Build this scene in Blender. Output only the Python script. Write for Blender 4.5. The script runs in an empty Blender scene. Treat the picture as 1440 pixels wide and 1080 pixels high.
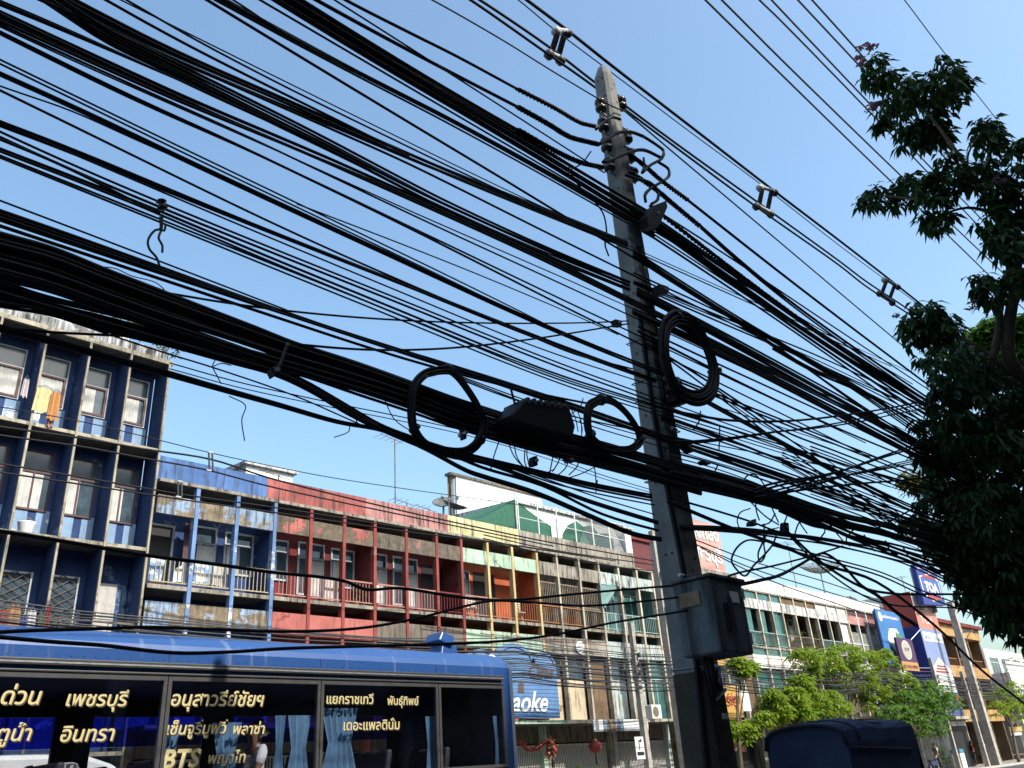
import bpy, math, random
from mathutils import Vector, Matrix
rnd = random.Random(7)
SC = bpy.context.scene
COL = SC.collection

# ---------------------------------------------------------------- camera (solved from the vanishing points)
EYE = Vector((0.0, 0.0, 1.6))
FPX = 1165.77
AX = Vector((0.7008512, -0.2613247, -0.66371454))
AY = Vector((-0.71004717, -0.34444945, -0.614156))
AZ = Vector((-0.06812198, 0.9017006, -0.42696067))
cam_d = bpy.data.cameras.new('camera')
cam = bpy.data.objects.new('camera', cam_d)
COL.objects.link(cam)
cam.matrix_world = Matrix(((AX.x, AX.y, AX.z, EYE.x), (AY.x, AY.y, AY.z, EYE.y), (AZ.x, AZ.y, AZ.z, EYE.z), (0, 0, 0, 1)))
cam_d.sensor_width = 36.0
cam_d.lens = FPX / 1440.0 * 36.0
cam_d.clip_start = 0.05
cam_d.clip_end = 6000
SC.camera = cam

# ---------------------------------------------------------------- sky, sun, exposure
SUN = Vector((0.2, -1.0, 1.0)).normalized()
W = bpy.data.worlds.new('World')
SC.world = W
W.use_nodes = True
nt = W.node_tree
bg = nt.nodes['Background']
sky = nt.nodes.new('ShaderNodeTexSky')
sky.sky_type = 'NISHITA'
sky.sun_disc = False
sky.sun_elevation = math.asin(SUN.z)
sky.sun_rotation = math.atan2(SUN.x, SUN.y)
sky.air_density = 1.3
sky.dust_density = 3.2
sky.ozone_density = 4.8
tint = nt.nodes.new('ShaderNodeMix'); tint.data_type = 'RGBA'; tint.blend_type = 'MULTIPLY'
tint.inputs[0].default_value = 1.0; tint.inputs[7].default_value = (1.03, 1.07, .98, 1)      # colour correction: a little greener than the model sky
nt.links.new(sky.outputs['Color'], tint.inputs[6]); nt.links.new(tint.outputs[2], bg.inputs['Color'])
bg.inputs['Strength'].default_value = 0.15
sd = bpy.data.lights.new('sun', 'SUN')
so = bpy.data.objects.new('sun', sd)
COL.objects.link(so)
so.rotation_euler = SUN.to_track_quat('Z', 'Y').to_euler()
so.location = (0, -20, 40)
sd.energy = 3.5
sd.angle = math.radians(0.5)
sd.color = (1.0, 0.94, 0.84)
SC.view_settings.view_transform = 'Standard'
SC.view_settings.look = 'None'
SC.view_settings.exposure = 1.0
SC.view_settings.gamma = 1.0

# ---------------------------------------------------------------- helpers
def ray(px, py):
    q = Vector((px - 720.0, -(py - 540.0), -FPX))
    return Vector((AX.dot(q), AY.dot(q), AZ.dot(q))).normalized()
def at(px, py, Y):                      # pixel of the photo -> point on the vertical plane y = Y
    r = ray(px, py)
    return EYE + r * (Y / r.y)
def atX(px, py, X):
    r = ray(px, py)
    return EYE + r * (X / r.x)
def depth(p):
    d = p - EYE
    return -(AX.z * d.x + AY.z * d.y + AZ.z * d.z)
def V(*a): return Vector(a)

class MB:
    """collects shapes (world coordinates) for ONE mesh object"""
    def __init__(s): s.v = []; s.f = []
    def quad(s, a, b, c, d):
        n = len(s.v); s.v += [Vector(a), Vector(b), Vector(c), Vector(d)]; s.f.append((n, n+1, n+2, n+3)); return s
    def poly(s, pts):
        n = len(s.v); s.v += [Vector(p) for p in pts]; s.f.append(tuple(range(n, n+len(pts)))); return s
    def box(s, x0, x1, y0, y1, z0, z1):
        n = len(s.v)
        s.v += [V(x0,y0,z0), V(x1,y0,z0), V(x1,y1,z0), V(x0,y1,z0), V(x0,y0,z1), V(x1,y0,z1), V(x1,y1,z1), V(x0,y1,z1)]
        for f in ((0,3,2,1),(4,5,6,7),(0,1,5,4),(1,2,6,5),(2,3,7,6),(3,0,4,7)): s.f.append(tuple(n+i for i in f))
        return s
    def hull(s, lo, hi):                 # two rings (same count) joined and capped
        n = len(s.v); k = len(lo)
        s.v += [Vector(p) for p in lo] + [Vector(p) for p in hi]
        s.f.append(tuple(n+i for i in range(k))[::-1]); s.f.append(tuple(n+k+i for i in range(k)))
        for i in range(k):
            j = (i+1) % k; s.f.append((n+i, n+j, n+k+j, n+k+i))
        return s
    def tube(s, pts, r, k=6, cap=True):
        pts = [Vector(p) for p in pts]; m = len(pts)
        rs = r if isinstance(r, (list, tuple)) else [r]*m
        n0 = len(s.v); ref = None
        for i, p in enumerate(pts):
            t = (pts[min(i+1, m-1)] - pts[max(i-1, 0)])
            if t.length < 1e-9: t = V(0,0,1)
            t.normalize()
            if ref is None:
                ref = t.cross(V(0,0,1))
                if ref.length < 1e-3: ref = t.cross(V(0,1,0))
            ref = (ref - t * ref.dot(t))
            if ref.length < 1e-6: ref = t.orthogonal()
            ref.normalize(); b = t.cross(ref)
            for j in range(k):
                a = 2*math.pi*j/k
                s.v.append(p + (ref*math.cos(a) + b*math.sin(a))*rs[i])
        for i in range(m-1):
            for j in range(k):
                j2 = (j+1) % k
                s.f.append((n0+i*k+j, n0+i*k+j2, n0+(i+1)*k+j2, n0+(i+1)*k+j))
        if cap:
            s.f.append(tuple(n0+j for j in range(k))[::-1]); s.f.append(tuple(n0+(m-1)*k+j for j in range(k)))
        return s
    def lathe(s, base, axis, prof, k=12):   # prof = [(distance along axis, radius)]
        base = Vector(base); axis = Vector(axis).normalized()
        u = axis.orthogonal().normalized(); w = axis.cross(u); n0 = len(s.v)
        for (d, r) in prof:
            for j in range(k):
                a = 2*math.pi*j/k
                s.v.append(base + axis*d + (u*math.cos(a)+w*math.sin(a))*max(r, 1e-4))
        for i in range(len(prof)-1):
            for j in range(k):
                j2 = (j+1) % k
                s.f.append((n0+i*k+j, n0+i*k+j2, n0+(i+1)*k+j2, n0+(i+1)*k+j))
        s.f.append(tuple(n0+j for j in range(k))[::-1]); s.f.append(tuple(n0+(len(prof)-1)*k+j for j in range(k)))
        return s
    def disc(s, c, nrm, rx, rz=None, th=0.02, k=24):    # flat disc in a plane y = const
        rz = rz or rx; c = Vector(c)
        lo = [c + V(rx*math.cos(2*math.pi*j/k), 0, rz*math.sin(2*math.pi*j/k)) for j in range(k)]
        return s.hull(lo, [p + V(0, th, 0) for p in lo])
    def build(s, name, mat, parent=None, smooth=False, bevel=0.0):
        me = bpy.data.meshes.new(name)
        if parent is None:
            xs = [p.x for p in s.v]; ys = [p.y for p in s.v]; zs = [p.z for p in s.v]
            org = V((min(xs)+max(xs))/2, (min(ys)+max(ys))/2, min(zs))
        else: org = wloc(parent)
        me.from_pydata([tuple(p-org) for p in s.v], [], s.f)
        me.materials.append(mat)
        if smooth:
            me.polygons.foreach_set('use_smooth', [True]*len(me.polygons))
        me.update()
        o = bpy.data.objects.new(name, me); COL.objects.link(o)
        if parent is None: o.location = org
        else: o.parent = parent
        if bevel:
            b = o.modifiers.new('bevel', 'BEVEL'); b.width = bevel; b.segments = 2; b.limit_method = 'ANGLE'
        return o
def wloc(o):
    p = Vector(o.location)
    while o.parent is not None:
        o = o.parent; p = p + Vector(o.location)
    return p
def tag(o, label, cat, group=None):
    o['label'] = label; o['category'] = cat
    if group: o['group'] = group
    return o
def thing(name, label, cat, loc, group=None):
    o = bpy.data.objects.new(name, None); COL.objects.link(o)
    o.location = loc; o.empty_display_size = 0.2
    return tag(o, label, cat, group)
def struct(o): o['kind'] = 'structure'; return o
def stuff(o): o['kind'] = 'stuff'; return o
def spline(pts, per=6):
    pts = [Vector(p) for p in pts]
    if len(pts) == 2: return [pts[0].lerp(pts[1], i/per) for i in range(per+1)]
    out = []; P = [pts[0]*2-pts[1]] + pts + [pts[-1]*2-pts[-2]]
    for i in range(1, len(P)-2):
        p0, p1, p2, p3 = P[i-1], P[i], P[i+1], P[i+2]
        t0 = 0.0; t1 = t0 + max((p1-p0).length, 1e-4)**.5; t2 = t1 + max((p2-p1).length, 1e-4)**.5; t3 = t2 + max((p3-p2).length, 1e-4)**.5
        for k in range(per):
            t = t1 + (t2-t1)*k/per
            a1 = p0*((t1-t)/(t1-t0)) + p1*((t-t0)/(t1-t0)); a2 = p1*((t2-t)/(t2-t1)) + p2*((t-t1)/(t2-t1)); a3 = p2*((t3-t)/(t3-t2)) + p3*((t-t2)/(t3-t2))
            b1 = a1*((t2-t)/(t2-t0)) + a2*((t-t0)/(t2-t0)); b2 = a2*((t3-t)/(t3-t1)) + a3*((t-t1)/(t3-t1))
            out.append(b1*((t2-t)/(t2-t1)) + b2*((t-t1)/(t2-t1)))
    out.append(pts[-1]); return out

# ---------------------------------------------------------------- materials
def nodes(name):
    m = bpy.data.materials.new(name); m.use_nodes = True
    t = m.node_tree; return m, t, t.nodes['Principled BSDF']
def hexc(h):
    h = h.lstrip('#'); c = [int(h[i:i+2], 16)/255 for i in (0, 2, 4)]
    c = [(x/12.92 if x <= .04045 else ((x+.055)/1.055)**2.4) for x in c]
    l = .2126*c[0]+.7152*c[1]+.0722*c[2]
    return tuple(.58*(x+(l-x)*.24) for x in c)
def rgba(c): return (c[0], c[1], c[2], 1.0)
def noise(t, scale, detail=4, rough=.6, vec=None, stretch=None):
    g = t.nodes.new('ShaderNodeNewGeometry'); src = g.outputs['Position']
    if stretch:
        mp = t.nodes.new('ShaderNodeMapping'); mp.inputs['Scale'].default_value = stretch
        t.links.new(src, mp.inputs['Vector']); src = mp.outputs['Vector']
    n = t.nodes.new('ShaderNodeTexNoise'); n.inputs['Scale'].default_value = scale
    n.inputs['Detail'].default_value = detail; n.inputs['Roughness'].default_value = rough
    t.links.new(src, n.inputs['Vector']); return n.outputs['Fac']
def ramp(t, fac, a, b):
    r = t.nodes.new('ShaderNodeMapRange'); r.inputs['From Min'].default_value = a; r.inputs['From Max'].default_value = b
    t.links.new(fac, r.inputs['Value']); return r.outputs['Result']
def mix(t, fac, a, b, mode='MIX'):
    m = t.nodes.new('ShaderNodeMix'); m.data_type = 'RGBA'; m.blend_type = mode
    for s, v in ((0, fac), (6, a), (7, b)):
        if hasattr(v, 'links') or hasattr(v, 'is_linked'): t.links.new(v, m.inputs[s])
        elif s == 0: m.inputs[0].default_value = v
        else: m.inputs[s].default_value = rgba(v)
    return m.outputs[2]
def scl(c, k): return tuple(x*k for x in c)
def plain(name, c, rough=.6, metal=0.0, var=.25, scale=6.0, spec=.4, bump=0.0):
    m, t, p = nodes(name)
    f = noise(t, scale, 5, .65)
    col = mix(t, ramp(t, f, .3, .7), scl(c, 1-var), scl(c, 1+var*.6))
    t.links.new(col, p.inputs['Base Color'])
    p.inputs['Roughness'].default_value = rough; p.inputs['Metallic'].default_value = metal
    p.inputs['Specular IOR Level'].default_value = spec
    if bump:
        b = t.nodes.new('ShaderNodeBump'); b.inputs['Strength'].default_value = bump; b.inputs['Distance'].default_value = .02
        t.links.new(noise(t, scale*6, 6), b.inputs['Height']); t.links.new(b.outputs['Normal'], p.inputs['Normal'])
    return m
def worn(name, paint, under=(.16, .14, .11), peel=.5, soot=.5, pale=.25, seed=0.0):
    """old paint: patches peeled to cement, sooty streaks running down, faded areas"""
    m, t, p = nodes(name)
    base = mix(t, ramp(t, noise(t, 1.1, 4), .35, .7), scl(paint, .82), tuple(min(.85, x*(1+pale)+.05*pale) for x in paint))
    pn = noise(t, .9, 7, .68, stretch=(1, 1, 1.25))
    th = .70-.30*peel
    base = mix(t, ramp(t, pn, th, th+.025), base, mix(t, ramp(t, noise(t, 5, 5), .3, .7), scl(under, .6), scl(under, 1.35)))
    sn = noise(t, 1.0, 5, .7, stretch=(7.5, 7.5, .75))
    s2 = noise(t, .7, 3, .6)
    mul = t.nodes.new('ShaderNodeMath'); mul.operation = 'MULTIPLY'
    t.links.new(ramp(t, sn, .60-.22*soot, .74-.14*soot), mul.inputs[0]); t.links.new(ramp(t, s2, .30, .52), mul.inputs[1])
    base = mix(t, mul.outputs[0], base, (.035, .032, .028))
    base = mix(t, ramp(t, noise(t, 22, 4), .62, .8), base, scl(under, .55))
    t.links.new(base, p.inputs['Base Color']); p.inputs['Roughness'].default_value = .85
    p.inputs['Specular IOR Level'].default_value = .2
    b = t.nodes.new('ShaderNodeBump'); b.inputs['Strength'].default_value = .35; b.inputs['Distance'].default_value = .015
    t.links.new(noise(t, 18, 6), b.inputs['Height']); t.links.new(b.outputs['Normal'], p.inputs['Normal'])
    return m
def glassy(name, tint, transp=.45, rough=.05, refl=.5):
    m = bpy.data.materials.new(name); m.use_nodes = True; t = m.node_tree
    for n in list(t.nodes):
        if n.type == 'BSDF_PRINCIPLED': t.nodes.remove(n)
    out = t.nodes['Material Output']
    tr = t.nodes.new('ShaderNodeBsdfTransparent'); tr.inputs['Color'].default_value = rgba(tint)
    gl = t.nodes.new('ShaderNodeBsdfGlossy'); gl.inputs['Roughness'].default_value = rough; gl.inputs['Color'].default_value = (.9, .9, .9, 1)
    lw = t.nodes.new('ShaderNodeLayerWeight'); lw.inputs['Blend'].default_value = .5
    pw = t.nodes.new('ShaderNodeMath'); pw.operation = 'POWER'; pw.inputs[1].default_value = 5.0; t.links.new(lw.outputs['Facing'], pw.inputs[0])
    fr = t.nodes.new('ShaderNodeMath'); fr.operation = 'MULTIPLY_ADD'; fr.inputs[1].default_value = .9; fr.inputs[2].default_value = .03+.05*refl; t.links.new(pw.outputs[0], fr.inputs[0])
    mx = t.nodes.new('ShaderNodeMixShader')
    t.links.new(fr.outputs[0], mx.inputs['Fac']); t.links.new(tr.outputs['BSDF'], mx.inputs[1]); t.links.new(gl.outputs['BSDF'], mx.inputs[2])
    t.links.new(mx.outputs['Shader'], out.inputs['Surface'])
    return m
def leafy(name, a, b, trans=.35, scale=3.0, rough=.5):
    m, t, p = nodes(name)
    oi = noise(t, scale, 3); f2 = noise(t, 31, 2)
    col = mix(t, ramp(t, oi, .3, .7), a, b); col = mix(t, ramp(t, f2, .3, .75), scl(a, .55), col)
    t.links.new(col, p.inputs['Base Color']); p.inputs['Roughness'].default_value = rough; p.inputs['Specular IOR Level'].default_value = .35
    tl = t.nodes.new('ShaderNodeBsdfTranslucent'); t.links.new(col, tl.inputs['Color'])
    mx = t.nodes.new('ShaderNodeMixShader'); mx.inputs['Fac'].default_value = trans
    t.links.new(p.outputs['BSDF'], mx.inputs[1]); t.links.new(tl.outputs['BSDF'], mx.inputs[2])
    t.links.new(mx.outputs['Shader'], t.nodes['Material Output'].inputs['Surface'])
    return m

M = {}
M['rubber'] = plain('black_rubber', (.008, .008, .010), .6, var=.3, spec=.2)
M['rubber_grey'] = plain('aged_rubber', (.045, .045, .05), .55, var=.4)
M['steel'] = plain('galvanised_steel', (.32, .33, .34), .45, .7, .3, 14)
M['porcelain'] = plain('dark_porcelain', (.05, .035, .03), .25)
M['spacer'] = plain('grey_polymer', (.34, .35, .36), .55)
M['pole'] = plain('weathered_concrete', (.215, .215, .205), .9, var=.35, scale=5, spec=.2, bump=.3)
M['pole_far'] = plain('old_grey_concrete', (.34, .31, .27), .9, var=.35, scale=4, spec=.2, bump=.3)
M['pole_foot'] = plain('stained_concrete', (.06, .05, .04), .9, var=.45, scale=4, spec=.2, bump=.4)
M['box_plain'] = plain('painted_grey_metal', (.095, .12, .145), .45, var=.2, scale=3)
M['asphalt'] = plain('asphalt', (.05, .05, .052), .9, var=.3, scale=20)
M['paving'] = plain('paving', (.24, .22, .2), .85, var=.3, scale=4)
M['kerb'] = plain('kerb_stone', (.35, .34, .32), .85, var=.3)
M['white_line'] = plain('road_paint', (.7, .7, .68), .7)
M['conc'] = worn('bare_concrete', (.27, .245, .205), (.2, .18, .15), .4, .8)
M['conc_dark'] = worn('sooty_concrete', (.15, .125, .1), (.3, .12, .09), .25, .6)
M['conc_edge'] = worn('cream_edge', (.36, .32, .25), (.3, .26, .2), .45, .4)
M['blue_pale'] = worn('pale_blue_paint', hexc('#9fc0e6'), (.2, .16, .11), .78, .7)
M['blue_mid'] = worn('sky_blue_paint', hexc('#4d83cf'), hexc('#8fb4e0'), .12, .6)
M['blue_deep'] = worn('deep_blue_paint', hexc('#284f8f'), hexc('#6d93c4'), .3, .25)
M['blue_dado'] = worn('light_blue_dado', hexc('#8db8e6'), (.7, .72, .74), .5, .15)  # pale blue of the sunlit lower wall; also colours a sheet and a board
M['blue_post'] = worn('blue_post_paint', hexc('#6f9ddb'), (.5, .5, .5), .35, .3)
M['white_stained'] = worn('stained_white_render', (.56, .57, .58), (.4, .39, .37), .4, .75)
M['white_clean'] = worn('white_render', (.64, .63, .6), (.5, .47, .42), .2, .45)
M['cream_post'] = worn('cream_post_paint', (.44, .39, .3), (.3, .26, .2), .45, .3)
M['red_par'] = worn('faded_red_paint', hexc('#c8605a'), (.3, .11, .09), .3, .75)
M['red_band'] = worn('red_peeling_paint', hexc('#d46a60'), (.12, .095, .07), .98, .4)
M['red_low'] = worn('coral_paint', hexc('#d86f64'), hexc('#b9574f'), .25, .2)
M['red_post'] = worn('red_post_paint', hexc('#b0483f'), (.25, .12, .1), .2, .2)
M['wine'] = worn('wine_red_paint', hexc('#8e2c2c'), hexc('#5d2a26'), .3, .2)
M['pink_par'] = worn('faded_pink_paint', hexc('#dc908c'), (.4, .25, .22), .3, .85)
M['pink_band'] = worn('sooty_pink_paint', hexc('#c87a74'), (.12, .10, .08), .95, .5)
M['yellow_par'] = worn('pale_yellow_paint', hexc('#f0e39a'), (.5, .45, .3), .15, .6)
M['mint'] = worn('mint_paint', hexc('#bfe6c4'), hexc('#4f7238'), .42, .5)
M['mint2'] = worn('pale_mint_paint', hexc('#cfe4e0'), (.35, .34, .3), .35, .75)
M['old_parapet'] = worn('old_white_parapet', (.40, .41, .43), (.2, .2, .19), .6, 1.1)
M['box'] = worn('cabinet_paint', (.115, .135, .15), (.10, .055, .035), .12, .75)
M['fin_edge'] = worn('fin_edge_paint', (.29, .26, .2), (.22, .19, .15), .45, .5)
M['soffit'] = worn('sooty_soffit', (.10, .095, .085), (.2, .17, .13), .2, .5)  # worn concrete, its dark colour paints the shade under slabs and canopies
M['orange'] = worn('orange_paint', hexc('#e0620c'), hexc('#b8480c'), .2, .1)
M['yellow_post'] = worn('yellow_post_paint', hexc('#f0c878'), hexc('#d8923c'), .3, .1)
M['teal_wall'] = worn('teal_paint', hexc('#5a9a96'), hexc('#3c6e6c'), .3, .3)
M['beige'] = worn('beige_panel', hexc('#e8d2a8'), hexc('#b89a6c'), .3, .2)
M['brown_wall'] = worn('brown_paint', hexc('#8a6d4c'), hexc('#5a4632'), .35, .3)
M['maroon'] = plain('maroon_paint', hexc('#7d2a2f'), .7, var=.15, scale=2)
M['white'] = plain('white_paint', (.64, .64, .63), .6, var=.08)
M['offwhite'] = plain('aged_white', (.6, .59, .55), .7, var=.2)
M['frame_maroon'] = plain('maroon_window_frame', hexc('#6a3a3c'), .6, var=.2)
M['frame_grey'] = plain('grey_window_frame', (.4, .43, .46), .5, var=.15)
M['wood'] = plain('old_wood', (.22, .15, .09), .8, var=.4, scale=8)
M['rail_y'] = plain('cream_rail_paint', hexc('#cdb98a'), .6, var=.2)
M['rail_r'] = plain('pink_rail_paint', hexc('#d68c80'), .6, var=.2)
M['rail_t'] = plain('teal_rail_paint', hexc('#9cc8c0'), .6, var=.2)
M['rail_d'] = plain('rusty_bar', (.16, .13, .1), .8, var=.4)
M['rail_o'] = plain('orange_bar', hexc('#c07838'), .7, var=.3)
M['win'] = plain('dusty_window_glass', (.05, .075, .10), .12, var=.5, scale=2.5, spec=.6)
M['win_teal'] = plain('teal_window_glass', hexc('#2f7f7c'), .12, var=.35, scale=1.5, spec=.6)
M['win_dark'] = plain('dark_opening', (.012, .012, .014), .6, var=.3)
M['curtain'] = plain('pale_curtain', (.46, .46, .45), .9, var=.25, scale=3)
M['shelf_cloth'] = plain('grey_cloth', (.42, .4, .38), .9, var=.3)
M['roofing'] = plain('roof_sheet', (.25, .25, .26), .7, var=.3)
M['net'] = plain('green_shade_net', hexc('#12795c'), .8, var=.3, scale=5)
M['bark'] = plain('tree_bark', (.10, .075, .055), .9, var=.4, scale=10, bump=.5)
M['leaf_near'] = leafy('dark_glossy_leaves', (.024, .062, .016), (.07, .16, .035), .3)
M['leaf_mid'] = leafy('mid_green_leaves', (.09, .21, .025), (.2, .36, .045), .45)
M['leaf_far'] = leafy('bright_green_leaves', (.17, .30, .02), (.48, .58, .05), .5, 1.6)
M['leaf_olive'] = leafy('olive_leaves', (.14, .16, .04), (.25, .22, .06), .4, 2)
M['petal'] = plain('pink_petals', hexc('#e3a3bd'), .7)
# ================================================================ GROUND
g = MB(); g.quad((-900,-900,-.13), (1500,-900,-.13), (1500,1500,-.13), (-900,1500,-.13)); struct(g.build('ground', M['paving']))
g = MB(); g.quad((-300,5.3,-.12), (700,5.3,-.12), (700,20.2,-.12), (-300,20.2,-.12)); struct(g.build('road', M['asphalt']))
for (y0, y1, k) in ((-4.0, 5.05, 'n'), (20.45, 24.0, 'f')):
    g = MB(); g.box(-300, 700, y0, y1, -.129, 0); struct(g.build('pavement', M['paving']))
for (y0, y1) in ((5.05, 5.298), (20.202, 20.45)):
    g = MB(); g.box(-300, 700, y0, y1, -.129, .012); struct(g.build('kerb', M['kerb'], bevel=.02))
g = MB()
for i in range(-6, 60): g.quad((i*6,12.7,-.116), (i*6+2.5,12.7,-.116), (i*6+2.5,12.82,-.116), (i*6,12.82,-.116))
struct(g.build('road_marking', M['white_line']))

# ================================================================ NEAR SIDE ROW (behind the camera: it shades the near pavement)
def near_row():
    near_block('grey apartment block on the near pavement behind the viewer, the lower of the two', -24, 12.8, 14.4, (4.5, 8.0, 11.5))
    near_block('taller grey apartment block on the near pavement behind the viewer', 12.95, 62, 21.5, (4.5, 8.0, 11.5, 15.0, 18.5))  # unseen section, raised so that it darkens the tree at the right
def near_block(label, xa, xb, top, floors):
    t = thing('apartment_block', label, 'building', ((xa+xb)/2, -4.1, 0))
    b = MB(); b.box(xa, xb, -16, -4.1, 0, top); b.build('wall', M['conc_dark'], t)
    b = MB()
    for z in floors: b.box(xa-.05, xb+.05, -4.45, -4.103, z-1.1, z-.85)
    b.build('floor_ledge', M['conc_edge'], t)
    b = MB(); b.box(xa-.06, xb+.06, -4.7, -4.11, top-.2, top+.05); b.box(xa-.06, xb+.06, -16.1, -4.7, top+.001, top+.05); b.build('roof', M['conc'], t)
    proto = None
    for fl, z in enumerate(floors):
        for i in range(int((xb-xa)/6)):
            x = xa+2+i*6
            if proto is None:
                w = MB(); w.box(x, x+2.6, -4.13, -4.09, z, z+1.7); proto = w.build('window', M['win'], t)
                base = (x, z)
            else:
                o = proto.copy(); COL.objects.link(o); o.parent = t; o.location = (x-base[0], 0, z-base[1])
near_row()

# ================================================================ SHOPHOUSES
def wbox(parent, x0, x1, z0, z1, Y, frame, glass, mull=1, trans=.3, ft=.06, curtain=None, cfrac=(0, .5)):
    """window: frame part with pane (and curtain) sub-parts, on the wall plane Y (facing the street)"""
    f = MB(); y0, y1 = Y-.05, Y+.02
    f.box(x0, x0+ft, y0, y1, z0, z1); f.box(x1-ft, x1, y0, y1, z0, z1)
    f.box(x0+ft, x1-ft, y0, y1, z0, z0+ft); f.box(x0+ft, x1-ft, y0, y1, z1-ft, z1)
    zt = z1-(z1-z0)*trans
    if trans: f.box(x0+ft, x1-ft, y0, y1, zt-ft/2, zt+ft/2)
    ze = zt-ft/2 if trans else z1-ft
    for i in range(1, mull):
        xm = x0+(x1-x0)*i/mull; f.box(xm-ft/2, xm+ft/2, y0, y1, z0+ft, ze)
    w = f.build('window', frame, parent)
    g = MB(); g.box(x0+ft, x1-ft, Y-.02, Y-.012, z0+ft, z1-ft); g.build('pane', glass, w)
    if curtain:
        c = MB(); n = 14
        cx0 = x0+ft+(x1-x0-2*ft)*cfrac[0]; cx1 = x0+ft+(x1-x0-2*ft)*cfrac[1]
        for i in range(n):
            xa = cx0+(cx1-cx0)*i/n; xb = cx0+(cx1-cx0)*(i+1)/n; ya = Y-.026-.012*(i % 2); yb = Y-.026-.012*((i+1) % 2)
            c.quad((xa, ya, z0+ft+.01), (xb, yb, z0+ft+.01), (xb, yb, ze-.03), (xa, ya, ze-.03))
        c.build('curtain', curtain, w)
    return w
def railing(parent, x0, x1, z0, z1, Y, mat, sp=.13, mid=False):
    r = MB(); r.box(x0, x1, Y-.025, Y+.025, z1-.05, z1); r.box(x0, x1, Y-.02, Y+.02, z0, z0+.035)
    if mid: r.box(x0, x1, Y-.018, Y+.018, (z0+z1)/2, (z0+z1)/2+.03)
    n = max(2, int((x1-x0)/sp))
    for i in range(1, n):
        x = x0+(x1-x0)*i/n; r.box(x-.011, x+.011, Y-.011, Y+.011, z0+.035, z1-.05)
    return r.build('railing', mat, parent)
F0 = 24.0; BK = 25.1
ROW = 'terraced shophouses across the street'
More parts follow.
